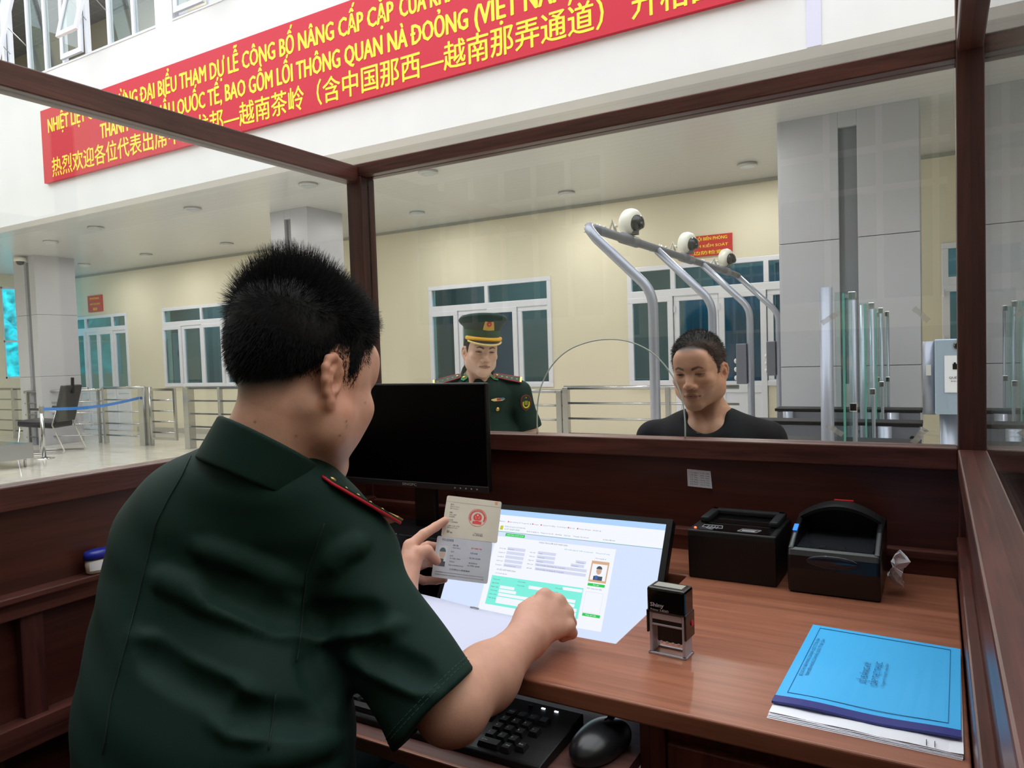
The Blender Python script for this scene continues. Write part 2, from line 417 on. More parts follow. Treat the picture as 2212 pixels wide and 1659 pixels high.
def tiles(name, col, joint, size, rough):
    m, nt, bs = _new(name); L = nt.links.new
    tc = N(nt, 'ShaderNodeTexCoord'); br = N(nt, 'ShaderNodeTexBrick'); br.offset = 0.0
    br.inputs['Color1'].default_value = (*col, 1); br.inputs['Color2'].default_value = (*[c*.97 for c in col], 1); br.inputs['Mortar'].default_value = (*joint, 1)
    br.inputs['Scale'].default_value = 1.0; br.inputs['Mortar Size'].default_value = .004; br.inputs['Brick Width'].default_value = size; br.inputs['Row Height'].default_value = size
    L(tc.outputs['Object'], br.inputs['Vector']); L(br.outputs['Color'], bs.inputs['Base Color']); bs.inputs['Roughness'].default_value = rough; bs.inputs['Specular IOR Level'].default_value = .6
    return m
def slats(name, col, pitch, rough=.35, axis='Y', depth=.25):
    """linear metal ceiling: narrow dark joints every pitch metres"""
    m, nt, bs = _new(name); L = nt.links.new
    tc = N(nt, 'ShaderNodeTexCoord'); sp = N(nt, 'ShaderNodeSeparateXYZ'); L(tc.outputs['Object'], sp.inputs[0])
    dv = N(nt, 'ShaderNodeMath', operation='DIVIDE'); dv.inputs[1].default_value = pitch; L(sp.outputs[axis], dv.inputs[0])
    fr = N(nt, 'ShaderNodeMath', operation='FRACT'); L(dv.outputs[0], fr.inputs[0])
    cr = N(nt, 'ShaderNodeValToRGB'); e = cr.color_ramp.elements; e[0].position = 0; e[0].color = (*[c*(1-depth) for c in col], 1); e[1].position = .08; e[1].color = (*col, 1)
    L(fr.outputs[0], cr.inputs[0]); L(cr.outputs[0], bs.inputs['Base Color']); bs.inputs['Roughness'].default_value = rough
    return m
M_floor = tiles('polished_floor_tile', rgb(222, 216, 204), rgb(160, 154, 142), .8, .06)
M_soffit = slats('linear_metal_ceiling', rgb(200, 200, 200), .15, .3)
M_gridceil = tiles('egg_crate_ceiling', rgb(150, 152, 156), rgb(196, 198, 200), .3, .6)

def struct(name, mb, m, **k): return tag(mb.build(name, m, **k), kind='structure')
struct('floor', MB().box(XL-.3, XR+.3, YR-.3, YB+3.2, FL-.1, FL), M_floor)
struct('ceiling', MB().box(XL, XR, YF+.005, YB, HC, HC+.12), M_soffit)

# --- upper facade with banner: a wall with window openings
SILL, WTOP = 4.68, 7.3
ups = [(-14.6, -9.33), (-8.96, -3.6), (-3.1, 1.9), (2.6, 6.8)]
w = MB().box(XL, XR, YF, YF+.25, HC-.002, SILL).box(XL, XR, YF, YF+.25, WTOP, ZT)
xs = [XL]+[v for u in ups for v in u]+[XR]
for i in range(0, len(xs), 2): w.box(xs[i], xs[i+1], YF, YF+.25, SILL, WTOP)
struct('wall_far', w, M_white)
struct('trim_1', MB().box(-.905, -.795, YF-.012, YF, HC, ZT), M_pilas)
struct('trim_2', MB().box(-.27, -.25, YF-.02, YF, 2.78, 4.2), M_white)
# rooms behind the upper windows
struct('wall_upper', MB().box(XL, XR, 10.2, 10.3, HC+.2, ZT), M_cream)
struct('ceiling_upper', MB().box(XL, XR, YF+.25, 10.2, 7.9, 8.0), M_gridceil)

for lx in (-12.5, -7.5, -2.0):
    ld = bpy.data.lights.new('upper_room_lamp', 'AREA'); ld.shape = 'RECTANGLE'; ld.size = 1.2; ld.size_y = .25; ld.energy = 110; lo_ = bpy.data.objects.new('upper_room_lamp', ld); C.objects.link(lo_); lo_.location = (lx, 8.6, 7.85)
# unseen slab and parapet added behind the lens to darken glass reflections
struct('shade_slab_rear', MB().box(XL, XR, YR, -1.2, 4.6, 4.8), M_white)
struct('shade_parapet_rear', MB().box(XL, XR, -1.25, -1.2, 4.8, 6.2), M_white)
def upper_window(k, x0, x1, sashes, zt=WTOP):
    """fixed frame with mullions; sashes: list of (xa, xb, opening angle or None)"""
    r = thing('window_%d' % k, (0, 0, 0), None, None); tag(r, kind='structure'); r.location = (x0, YF, SILL)
    f = MB(); t = .06; y0, y1 = YF+.06, YF+.13
    f.box(x0, x1, y0, y1, SILL, SILL+t).box(x0, x1, y0, y1, zt-t, zt).box(x0, x0+t, y0, y1, SILL+t, zt-t).box(x1-t, x1, y0, y1, SILL+t, zt-t)
    f.box(x0+t, x1-t, y0-.004, y1+.004, SILL+1.85, SILL+1.85+t)
    for xa, xb, a in sashes:
        f.box(xb-t/2, xb+t/2, y0+.002, y1-.002, SILL+t, SILL+1.85) if xb < x1-.1 else None
    f.build('frame', M_upvc, r)
    for xa, xb, a in sashes:
        xa += t/2; xb -= t/2
        if a is None:
            bx('pane', (xa, xb, YF+.09, YF+.096, SILL+t, SILL+1.85), M_glass, r)
        else:
            s = MB(); g = MB(); w_ = .07; h = 1.78; ca, sa = math.cos(math.radians(a)), math.sin(math.radians(a))
            hin = np.array([0, YF+.05, SILL+1.86]); up = np.array([0, sa, ca]); no = np.array([0, -ca, sa])   # hinged along the top edge
            def P(x, d): return np.array([x, 0, 0])+hin-up*d*1.0
            def bar(x0_, x1_, d0, d1): s.obox((P(x0_, d0)+P(x1_, d1))/2, X_, no, up, (x1_-x0_)/2, .022, (d1-d0)/2)
            bar(xa, xa+w_, 0, h); bar(xb-w_, xb, 0, h); bar(xa+w_, xb-w_, 0, w_); bar(xa+w_, xb-w_, h-w_, h)
            so = s.build('sash', M_upvc, r)
            g.obox((P(xa, w_)+P(xb, h-w_))/2, X_, no, up, (xb-xa)/2-w_, .003, h/2-w_); g.build('pane', M_glass, so)
            if a > 3:
                MB().tube([P(xb-.03, h*.62), (xb, YF+.07, SILL+.55)], .008, 6).build('stay', M_steel, r)
                MB().tube([P(xa+.03, h*.62), (xa, YF+.07, SILL+.55)], .008, 6).build('stay', M_steel, r)
    bx('window_sill', (x0, x1, YF-.01, YF+.06, SILL-.02, SILL), M_upvc, r)
upper_window(1, -14.6, -9.33, [(-14.6, -13.9, None), (-13.9, -13.3, 1), (-13.3, -12.72, 14), (-12.72, -12.22, None), (-12.22, -11.72, None), (-11.72, -11.1, 1), (-11.1, -10.52, 14), (-10.52, -9.93, None), (-9.93, -9.33, None)])
upper_window(2, -8.96, -3.6, [(-8.96, -8.3, 1), (-8.3, -7.7, 14), (-7.7, -7.1, None), (-7.1, -6.5, None), (-6.5, -5.3, None), (-5.3, -4.5, None), (-4.5, -3.6, None)])
upper_window(3, -3.1, 1.9, [(-3.1, -1.4, None), (-1.4, .3, None), (.3, 1.9, None)])
upper_window(4, 2.6, 6.8, [(2.6, 4.0, None), (4.0, 5.4, None), (5.4, 6.8, None)])

# --- far wall under the soffit, with door and window openings
def openings(y0, y1, x0, x1, z0, z1, holes, mb):
    """wall slab along X with rectangular holes (xa, xb, za, zb), holes sorted by x"""
    x = x0
    for xa, xb, za, zb in holes:
        mb.box(x, xa, y0, y1, z0, z1)
        if za > z0: mb.box(xa, xb, y0, y1, z0, za)
        mb.box(xa, xb, y0, y1, zb, z1); x = xb
    mb.box(x, x1, y0, y1, z0, z1); return mb
SB = -.6; TP = 1.29
holes = [(-20.1, -17.68, FL, 1.34), (-16.25, -13.3, SB+.05, 1.36), (-8.25, -5.68, SB, TP), (-4.3, -3.55, SB, 1.3), (-3.55, -2.15, FL, 1.3), (-2.15, -1.5, SB, 1.3), (.06, 1.9, FL, 1.25)]
struct('wall_back', openings(YB, YB+.2, XL, XR, FL, HC, holes, MB()), M_cream)
struct('baseboard_back', MB().box(-17.5, -8.4, YB-.015, YB, FL, FL+.12).box(-8.2, -4.4, YB-.015, YB, FL, FL+.12), mat('skirting_tile', rgb(180, 176, 168), .3))
struct('wall_office', MB().box(XL, XR, 13.8, 13.9, FL, HC), mat('office_wall', rgb(120, 130, 132), .8))
struct('ceiling_office', MB().box(XL, XR, YB+.2, 13.9, HC, HC+.1), mat('office_ceiling', rgb(120, 124, 122), .8))
struct('trim_3', MB().box(XL, XR, YB-.03, YB, HC-.05, HC), mat('ceiling_edge_trim', rgb(160, 160, 152), .5))
M_tint = glass('blue_green_tinted_glass', (.42, .64, .70), .10)
M_drape = mat('teal_curtain', rgb(60, 190, 225), .8)
M_shut = mat('blue_shutter', rgb(96, 150, 190), .5)
def frame_rect(mb, x0, x1, z0, z1, t, ya, yb):
    mb.box(x0, x1, ya, yb, z0, z0+t).box(x0, x1, ya, yb, z1-t, z1).box(x0, x0+t, ya, yb, z0+t, z1-t).box(x1-t, x1, ya, yb, z0+t, z1-t)
def glazed(nm, x0, x1, z0, z1, ztr, cols, topcols, kinds=None, door=False):
    """window or door set: transom row above ztr, columns below; cols/topcols: x positions of mullions"""
    r = thing(nm, ((x0+x1)/2, YB, z0), None, None); tag(r, kind='structure')
    f = MB(); t = .075; ya, yb = YB-.03, YB+.05
    frame_rect(f, x0, x1, z0, z1, t, ya, yb); f.box(x0+t*.9, x1-t*.9, ya-.003, yb+.003, ztr-t/2-.02, ztr+t/2+.02)
    for x in topcols: f.box(x-t/2, x+t/2, ya-.0015, yb+.0015, ztr+t/2+.02, z1-t*.9)
    f.build('window_frame', M_upvc, r, bevel=.008)
    xs = [x0]+list(topcols)+[x1]
    for a, b in zip(xs[:-1], xs[1:]): bx('transom_pane', (a+t/2, b-t/2, YB+.01, YB+.016, ztr+t/2, z1-t), M_tint, r)
    xs = [x0]+list(cols)+[x1]
    for i, (a, b) in enumerate(zip(xs[:-1], xs[1:])):
        k = kinds[i] if kinds else 's'
        s = MB(); yo = .02 if i % 2 else -.01; tt = .085
        frame_rect(s, a+.005, b-.005, z0+.01 if k != 'd' else FL+.01, ztr-.05, tt, YB-.035+yo, YB+.03+yo)
        zb = z0+tt
        if k == 'd':
            s.box(a+tt, b-tt, YB-.02+yo, YB+.02+yo, FL+tt, -.70); s.box(a+tt, b-tt, YB-.033+yo, YB+.028+yo, -.70, -.58); zb = -.58
        so = s.build('door_leaf' if k == 'd' else 'sash', M_upvc, r, bevel=.006)
        bx('pane', (a+tt, b-tt, YB+yo-.003, YB+yo+.003, zb, ztr-.05-tt), M_tint, so)
        if k == 'd' or door:
            for hz in (.6, 0.0, -.5): MB().tube([(a+.02, YB-.05+yo, hz-.05), (a+.02, YB-.05+yo, hz+.05)], .012, 8).build('hinge', M_upvc, so)
    return r
w1 = glazed('window_5', -8.25, -5.68, SB, TP, .86, [-7.6, -6.97, -6.35], [-6.97])
w2 = glazed('window_6', -16.25, -13.3, SB+.05, 1.36, .96, [-15.55, -14.8, -14.05], [-14.8])
d1 = glazed('door_1', -4.3, -1.5, SB, 1.3, .86, [-3.55, -2.85, -2.15], [-3.55, -2.15], ['s', 'd', 'd', 's'])
d2 = glazed('door_2', -20.1, -17.68, FL, 1.34, .97, [-19.5, -18.95, -18.3], [-19.5, -18.3], ['d', 'd', 'd', 'd'])
d3 = glazed('door_3', .06, 1.9, FL, 1.25, .75, [.95], [.95], ['d', 'd'])
# curtains and shutters behind the panes
def drape(name, x0, x1, z0, z1, y, m, parent=None, amp=.03, wl=.11):
    n = int((x1-x0)/.02); vs = []; 
    for i in range(n+1):
        x = x0+(x1-x0)*i/n; yy = y+amp*math.sin(2*math.pi*x/wl)*(.7+.3*math.sin(x*9))
        vs += [(x, yy, z0), (x, yy, z1)]
    return MB().add(vs, [(2*i, 2*i+2, 2*i+3, 2*i+1) for i in range(n)]).build(name, m, parent, smooth=True)
for lx in (-17.5, -14.5, -7.2, -2.8, 1.0):
    ld = bpy.data.lights.new('office_fill', 'AREA'); ld.shape = 'RECTANGLE'; ld.size = 1.2; ld.size_y = .3; ld.energy = 60; lo_ = bpy.data.objects.new('office_fill', ld); C.objects.link(lo_); lo_.location = (lx, 12.4, HC-.05)  # unseen area lights added to brighten the curtains and panes from inside
def curtain(x0, x1, z0, z1, label, yo=.35):
    o = drape('curtain', x0, x1, z0, z1, YB+yo, M_drape); return tag(o, label, 'curtain')
curtain(-3.02, -2.1, FL, 1.2, 'teal pleated curtain behind the glass of the right leaf of the far door')
curtain(-3.5, -3.1, FL, .85, 'narrow teal curtain behind the left leaf of the far door')
curtain(-2.05, -1.55, SB, 1.2, 'dark teal curtain in the side light right of the far door', .13)
for x0, x1, lab in ((-7.0, -6.35, 'light blue louvred shutter panel behind the capped officer in the far window'),):
    s = thing('shutter', ((x0+x1)/2, YB+.14, SB), lab, 'shutter'); f = MB()
    frame_rect(f, x0, x1, SB, .8, .05, YB+.12, YB+.16); f.build('frame', M_shut, s)
    b = MB(); z = SB+.15
    while z < .72: b.quad((x0+.05, YB+.125, z), (x1-.05, YB+.125, z), (x1-.05, YB+.155, z+.2), (x0+.05, YB+.155, z+.2)); z += .2
    b.build('slat', M_shut, s)
for x0, x1, lab in ((-15.5, -14.9, 'white printed poster behind the left pane of the window by the steel railing'),):
    o = bx('poster', (x0-.6, x0-.12, YB+.12, YB+.125, SB+.15, .75), mat('poster_white', rgb(236, 240, 244), .6)); tag(o, lab, 'poster')
    p = MB().lathe([(.13, 0), (.13, .004)], (x0-.3, YB+.118, .25), (0, -1, 0), 8); p.build('blue_mark', mat('poster_blue', rgb(60, 120, 200), .6), o)
# end wall with the sea-blue tinted glazing and the wooded slope outside
e = MB(); wy0, wy1, wz0, wz1 = 9.66, 11.05, -.23, 2.11
e.box(XL-.2, XL, YR, wy0, FL, ZT).box(XL-.2, XL, wy1, YB+2.7, FL, ZT).box(XL-.2, XL, wy0, wy1, FL, wz0).box(XL-.2, XL, wy0, wy1, wz1, ZT)
struct('wall_left', e, M_cream)
r = thing('window_7', (XL, 10.3, wz0), None, None); tag(r, kind='structure')
f = MB(); 
for z in (wz0, .70, wz1-.05): f.box(XL-.1, XL-.03, wy0, wy1, z, z+.05)
for y in (wy0, wy1-.05): f.box(XL-.1, XL-.03, y, y+.05, wz0, wz1)
f.build('window_frame', M_upvc, r)
bx('pane', (XL-.07, XL-.064, wy0, wy1, wz0, wz1), glass('cyan_tinted_glass', (.10, .80, 1.0), .05), r)
def hillside():
    vs = []; fs = []; n = 26
    for i in range(n+1):
        for j in range(n+1):
            y = 2+26*i/n; z = FL-1+14*j/n; x = XL-6-5*(j/n)+.8*math.sin(i*1.3+j*.9)+rnd.uniform(-.5, .5); vs.append((x, y, z))
    for i in range(n):
        for j in range(n): fs.append((i*(n+1)+j, (i+1)*(n+1)+j, (i+1)*(n+1)+j+1, i*(n+1)+j+1))
    o = MB().add(vs, fs).build('hillside', mat('hill_foliage', rgb(190, 205, 190), .9, var=.7, scale=3.5), smooth=True)
    return tag(o, 'wooded slope seen through the cyan tinted window at the hall end', 'hill', kind='structure')
hillside()
# right and rear walls (behind the lens; seen only as reflections in the booth glass)
struct('wall_right', MB().box(XR, XR+.2, YR, YB+2.7, FL, ZT), M_cream)
rear = [(-15.5, -11.5, .6, 3.6), (-9.5, -5.2, .6, 3.6), (-2.2, 2.2, .6, 3.6), (4, 7.2, .6, 3.6)]
struct('wall_rear', openings(YR-.2, YR, XL, XR, FL, ZT, rear, MB()), M_cream)
struct('wall_rear_room', MB().box(XL, XR, YR-3.2, YR-3.1, FL, ZT), mat('rear_room_wall', rgb(150, 146, 136), .8))
for k, (x0, x1, z0, z1) in enumerate(rear):
    r = thing('window_%d' % (8+k), ((x0+x1)/2, YR, z0), None, None); tag(r, kind='structure'); f = MB()
    for i in range(7): x = x0+(x1-x0)*i/6; f.box(x-.045, x+.045, YR-.1, YR+.02, z0, z1)
    for z in (z0, z0+1.7, z0+2.3, z1): f.box(x0, x1, YR-.095, YR+.024, z-.045, z+.045)
    f.build('window_frame', M_upvc, r); bx('pane', (x0, x1, YR-.06, YR-.054, z0, z1), M_tint, r)

# --- columns
def column(x0, x1, y0, y1, joints, slot, label):
    r = thing('column', ((x0+x1)/2, (y0+y1)/2, FL), label, 'column')
    js = [FL]+sorted(joints)+[HC]; b = MB(); g = .006
    sx0, sx1, sz = slot
    for za, zb in zip(js[:-1], js[1:]):
        zb_ = zb-g if zb < HC else zb
        b.box(x0, sx0, y0, y1, za, min(zb_, 9)); b.box(sx1, x1, y0, y1, za, zb_)
        if zb > sz > za: b.box(sx0, sx1, y0, y1, sz, zb_)
    b.build('cladding', M_alu, r, bevel=.004)
    bx('core', (x0+.01, x1-.01, y0+.05, y1-.01, FL, HC-.005), M_alud, r)
    return r
column(-1.5, -.14, 8.53, 9.35, [1.10, -.25], (-.89, -.71, 2.26), 'broad grey clad column with a vertical slot right of the camera gantry')
column(-9.41, -8.58, 8.5, 9.3, [1.12, -.2], (-9.09, -8.95, 2.27), 'grey clad column rising behind the seated officer and the booth corner post')
cl = column(-17.45, -16.6, 8.5, 9.35, [1.16, -.17], (-17.02, -16.83, 2.29), 'grey clad column at far left with a black chair at its foot')
# notice glass on the left column's side is a reflection only; dome camera above its slot
def downlight(x, y, label, grp='round ceiling lights under the soffit'):
    r = thing('ceiling_light', (x, y, HC-.03), label, 'light', grp)
    MB().lathe([(.10, -.008), (.125, -.004), (.13, .0), (.13, .03)], (x, y, HC-.03), n=24).build('trim_ring', mat('light_ring', rgb(196, 196, 196), .35, metal=.4), r, smooth=True)
    MB().lathe([(.098, -.012), (.098, -.006)], (x, y, HC-.03), n=24).build('diffuser', mat('light_diffuser', rgb(225, 225, 215), .4, emit=.35), r)  # slight glow gives the pale look; the fixture itself is switched off
    ld = bpy.data.lights.new('soffit_fill', 'AREA'); ld.shape = 'DISK'; ld.size = .18; ld.energy = 22; ld.color = (1, .97, .92); lo_ = bpy.data.objects.new('soffit_fill', ld); C.objects.link(lo_); lo_.location = (x, y, HC-.05)  # area light added to brighten the soffit zone; the downlights are off
for x, y, lab in ((-7.46, 7.44, 'round ceiling light nearest the booth corner post'), (-10.0, 7.5, 'round ceiling light in the near row left of the officer hair tuft'),
                  (-12.6, 7.5, 'round ceiling light in the near row above the left half of the railing'), (-14.6, 7.8, 'round ceiling light at the left end of the near row'),
                  (-12.46, 10.1, 'round ceiling light in the far row above the seated officer'), (-14.93, 9.97, 'round ceiling light in the far row left of the officer hair'), (-17.3, 9.96, 'round ceiling light at the left end of the far row'),
                  (-5.76, 7.9, 'round ceiling light just under the booth front beam'), (-4.86, 10.2, 'round ceiling light in the far row left of the first gantry camera'),
                  (-7.55, 10.0, 'round ceiling light in the far row above the capped officer'), (-2.17, 10.16, 'round ceiling light left of the broad column'), (-2.0, 7.5, 'round ceiling light in the near row above the camera gantry')):
    downlight(x, y, lab)
# --- banner
bn = thing('banner', (-6.5, YF-.06, 2.93), 'long red banner with yellow Vietnamese and Chinese lettering on the white facade', 'banner')
bx('board', (-12.23, -.95, YF-.06, YF-.01, 2.93, 4.06), M_red, bn)
yb = YF-.061
L1E, L2E, L3E = -5.12, -4.16, -2.66
def bline(parts, z, h, bold, y=yb):
    for body, xa, xb in parts: text('lettering', body, (xa, y, z), X_, Z_, h, M_yel, bn, bold=bold, width=xb-xa)
bline([('NHIỆT LIỆT CHÀO MỪNG ĐẠI BIỂU THAM DỰ LỄ CÔNG BỐ NÂNG CẤP CẶP', -12.03, L1E), ('CỬA KHẨU', L1E+.09, L1E+.95)], 3.69, .218, .04)
bline([('THÀNH CỬA KHẨU QUỐC TẾ, BAO GỒM LỐI THÔNG QUAN NÀ ĐOỎNG', -10.65, L2E), ('(VIỆT NAM)', L2E+.09, L2E+1.2)], 3.36, .218, .04)
bline([('热烈欢迎各位代表出席中国龙邦—越南茶岭（含中国那西—越南那弄通道）', -11.98, L3E), ('升格国际', L3E+.28, L3E+1.35)], 3.02, .23, .022)
# --- small red signs over the doors
def sign(x0, x1, z0, z1, lines, label):
    r = thing('sign', ((x0+x1)/2, YB-.02, z0), label, 'sign'); bx('board', (x0, x1, YB-.03, YB-.001, z0, z1), M_rsign, r)
    n = len(lines); h = (z1-z0)
    for i, (s, wd, hh) in enumerate(lines): text('lettering', s, ((x0+x1)/2, YB-.031, z1-h*(i+.72)/n), X_, Z_, hh, M_yel, r, align='CENTER', bold=.03, width=wd)
sign(-3.35, -2.627, 1.376, 1.685, [('BỘ ĐỘI BIÊN PHÒNG', .58, .05), ('TRẠM KIỂM SOÁT', .6, .04), ('边防检查', .45, .045)], 'wide red sign with yellow lettering over the far door behind the gantry cameras')
sign(-19.32, -18.68, 1.436, 1.86, [('PHÒNG', .4, .05), ('HẢI QUAN', .45, .05), ('海关', .2, .06)], 'small square red sign over the door beside the left column')
# ================================================================== THINGS IN THE HALL
M_gate = mat('silver_grey_powdercoat', rgb(158, 162, 176), .3, metal=.35, spec=.5)
M_gdark = mat('turnstile_grey', rgb(112, 114, 124), .38, metal=.2)
M_black = mat('black_plastic', rgb(13, 13, 14), .42, spec=.4)
M_gloss = mat('glossy_black', rgb(10, 10, 12), .08)
M_camw = mat('camera_white', rgb(236, 234, 224), .35)
M_cab = mat('white_cable', rgb(225, 222, 212), .5)
M_gg = glass('gate_glass', (.90, .965, .95), .05)
M_gedge = mat('glass_edge_green', rgb(96, 158, 146), .25, spec=.6)
# camera gantry: a top rail on four cranked poles along the lane line
GX, GXB, GZ, GZB = -1.595, -2.067, .33, .85
PY = [4.6, 6.05, 7.45, 8.95]
gn = thing('camera_gantry', (GX, 6.8, FL), 'silver grey tubular gantry with four cranked poles carrying dome cameras', 'gantry')
def crank(y, corner=False):
    pts = [(GX, y, FL), (GX, y, GZ-.12)]
    for i in range(5):   # lower bend
        t = i/4; a = np.array([GX, y, GZ-.06]); b = np.array([GX, y, GZ+.03]); c = np.array([GX-.06, y, GZ+.10]); pts.append((1-t)**2*a+2*t*(1-t)*b+t*t*c)
    if corner:
        for i in range(7):
            t = i/6; a = np.array([GXB+.09, y, GZB-.10]); b = np.array([GXB, y, GZB+.01]); c = np.array([GXB, y+.12, GZB]); pts.append((1-t)**2*a+2*t*(1-t)*b+t*t*c)
    else: pts.append((GXB+.02, y, GZB-.02))
    return pts
for i, y in enumerate(PY): MB().tube(crank(y, i == 0), .033, 14).build('pole', M_gate, gn, smooth=True)
MB().tube([(GXB, PY[0]+.1, GZB), (GXB, PY[3]-.1, GZB), (GXB+.03, PY[3], GZB-.02)], .033, 14).build('top_rail', M_gdark, gn, smooth=True)
for y in (5.45, 6.95, 8.4): MB().tube([(GXB, y-.16, GZB), (GXB, y+.16, GZB)], .043, 14).build('clamp_sleeve', M_gdark, gn, smooth=True)
for y in PY: MB().lathe([(.075, 0), (.075, .012), (.04, .02)], (GX, y, FL), n=20).build('base_flange', M_gate, gn)
for y, z in ((7.45, -.22), (8.95, -.2)):
    b = bx('button_box', (GX-.13, GX-.03, y-.05, y+.03, z-.16, z+.24), M_gdark, gn, bevel=.006)
    for k in range(3): MB().lathe([(.024, 0), (.024, .02), (.014, .028)], (GX-.13, y, z+.07-.085*k), (-1, 0, 0), 14).build('button', mat('button_white', rgb(230, 225, 225), .25), b, smooth=True)
def dome_cam(x, y, z, label, s=1.0):
    r = thing('dome_camera', (x, y, z), label, 'camera', 'dome cameras on the gantry'); c = np.array([x, y, z])
    ax = np.array([.90, -.30, -.22]); ax /= np.linalg.norm(ax); q = lambda v: [(a*s, h*s) for a, h in v]
    MB().lathe(q([(.0, -.062), (.07, -.06), (.10, -.045), (.108, -.01), (.102, .02), (.088, .04), (.06, .05)]), c, ax, 28).build('housing', M_camw, r, smooth=True)
    MB().lathe(q([(.064, .042), (.063, .062), (.052, .088), (.03, .105), (.0, .110)]), c, ax, 24).build('dome', mat('smoked_dome', rgb(40, 42, 48), .05), r, smooth=True)
    MB().lathe(q([(.026, .108), (.03, .113), (.0, .121)]), c+np.array([.0, -.008, -.012])*s, ax, 14).build('lens', M_gloss, r, smooth=True)
    bx('bracket', (x-.05*s, x+.05*s, y-.03, y+.03, z-.10*s, z-.05*s), M_gdark, r)
    p = [c+np.array([-.06-.02*k-.03*math.sin(k*1.7), -.12-.045*math.cos(k*2.1), -.045+.045*math.sin(k*2.6)])*s for k in range(13)]
    MB().tube(p, .012*s, 7).build('cable_coil', M_cab, r, smooth=True)
dome_cam(GXB, 5.50, .995, 'white dome camera on the gantry rail, the nearest and largest of three')
dome_cam(GXB, 7.0, 1.0, 'white dome camera at the middle of the gantry rail beside the wide red sign')
dome_cam(GXB, 8.5, 1.0, 'white dome camera at the far end of the gantry rail below the red sign')
# turnstile cabinets crossing between gantry and glass barriers
def cabinet(y, x0, x1, label):
    r = thing('turnstile', ((x0+x1)/2, y, FL), label, 'turnstile', 'turnstile cabinets in the lane row'); zt = -.64; ya, yb = y, y+.24
    bx('top_slab', (x0, x1, ya-.01, yb+.01, zt-.03, zt), M_black, r, bevel=.006)
    for xa, xb in ((x0+.02, -.62), (-.45, x1-.02)):
        bx('housing', (xa, xb, ya, yb, zt-.21, zt-.03), M_gdark, r, bevel=.01)
        for xc in (xa+.09, xb-.09): bx('leg', (xc-.09, xc+.09, ya+.02, yb-.02, FL, zt-.21), M_gdark, r, bevel=.008)
        bx('lower_panel', (xa+.18, xb-.18, ya+.08, yb-.08, FL+.1, zt-.36), M_gate, r)
        MB().lathe([(.018, 0), (.018, .006)], (xa+.28, ya-.001, zt-.12), (0, -1, 0), 12).build('sensor', M_black, r)
    for xc in (x0+.13, -.36): MB().tube([(xc, ya-.03, FL), (xc, ya-.03, zt-.03)], .05, 16).build('round_post', M_gate, r, smooth=True)
cabinet(5.15, -1.5, -.09, 'dark grey turnstile cabinet nearest the booth window behind the traveller')
cabinet(6.45, -1.5, -.10, 'dark grey turnstile cabinet in the middle of the lane row')
cabinet(7.7, -1.42, -.12, 'dark grey turnstile cabinet farthest back in front of the broad column')
# tall glass barriers
for y, lab in ((4.6, 'tall glass barrier with round post nearest the booth window'), (6.05, 'second tall glass barrier from the booth in the lane row'),
               (7.1, 'third tall glass barrier from the booth in the lane row'), (8.04, 'tall glass barrier farthest back in the lane row')):
    r = thing('glass_barrier', (-.55, y, FL), lab, 'barrier', 'tall glass barriers in the lane row')
    MB().tube([(-.555, y, FL), (-.555, y, .32)], .036, 16).build('post', M_gate, r, smooth=True)
    MB().tube([(-.42, y+.12, FL), (-.42, y+.12, .26)], .013, 10).build('hinge_rod', M_gate, r, smooth=True)
    bx('glass_leaf', (-.51, -.42, y+.02, y+.032, FL+.2, .29), M_gg, r); bx('glass_leaf', (-.47, -.455, y-.01, y+.35, FL+.2, .28), M_gg, r)
    bx('glass_edge', (-.468, -.456, y-.014, y-.009, FL+.2, .28), M_gedge, r)
    for z in (.24, -.4): bx('hinge', (-.44, -.40, y+.02, y+.07, z, z+.05), M_chrome, r, bevel=.004)
# self-service kiosk
k = thing('kiosk', (.05, 4.68, FL), 'pale blue grey kiosk cabinet on a round pedestal with a white notice', 'kiosk')
M_kio = mat('kiosk_blue_grey', rgb(176, 194, 214), .3, metal=.2)
ky = 4.62
bx('cabinet', (-.012, .34, ky, ky+.2, -.41, .0), M_kio, k, bevel=.006)
MB().tube([(-.038, ky+.12, -.42), (-.038, ky+.12, -.01)], .034, 18).build('side_column', M_gate, k, smooth=True)
bx('side_tag', (-.055, -.03, ky+.082, ky+.086, -.2, -.14), M_camw, k)
n = bx('notice', (.034, .25, ky-.004, ky-.001, -.29, -.09), mat('paper_white', rgb(240, 242, 250), .6), k)
ph = MB().box(.072, .092, ky-.006, ky-.004, -.165, -.135).box(.077, .087, ky-.006, ky-.004, -.135, -.127); ph.build('pictogram', M_black, n)
text('lettering', 'QUÉT MÃ HỘ CHIẾU', (.055, ky-.006, -.215), X_, Z_, .012, M_black, n, width=.17)
text('lettering', 'Đặt giấy tờ vào khe', (.065, ky-.006, -.232), X_, Z_, .007, M_black, n, width=.13)
MB().lathe([(.022, 0), (.022, .004), (.014, .006), (.012, .003)], (.098, ky-.002, -.035), (0, -1, 0), 18).build('camera_eye', M_chrome, k)
MB().lathe([(.012, 0), (.012, .008)], (.098, ky-.002, -.035), (0, -1, 0), 16).build('camera_lens', M_gloss, k)
MB().tube([(.06, ky+.1, FL), (.06, ky+.1, -.41)], .052, 20).build('pedestal', M_gate, k, smooth=True)
MB().lathe([(.19, 0), (.19, .02), (.05, .05)], (.06, ky+.1, FL), n=24).build('base', M_gdark, k)
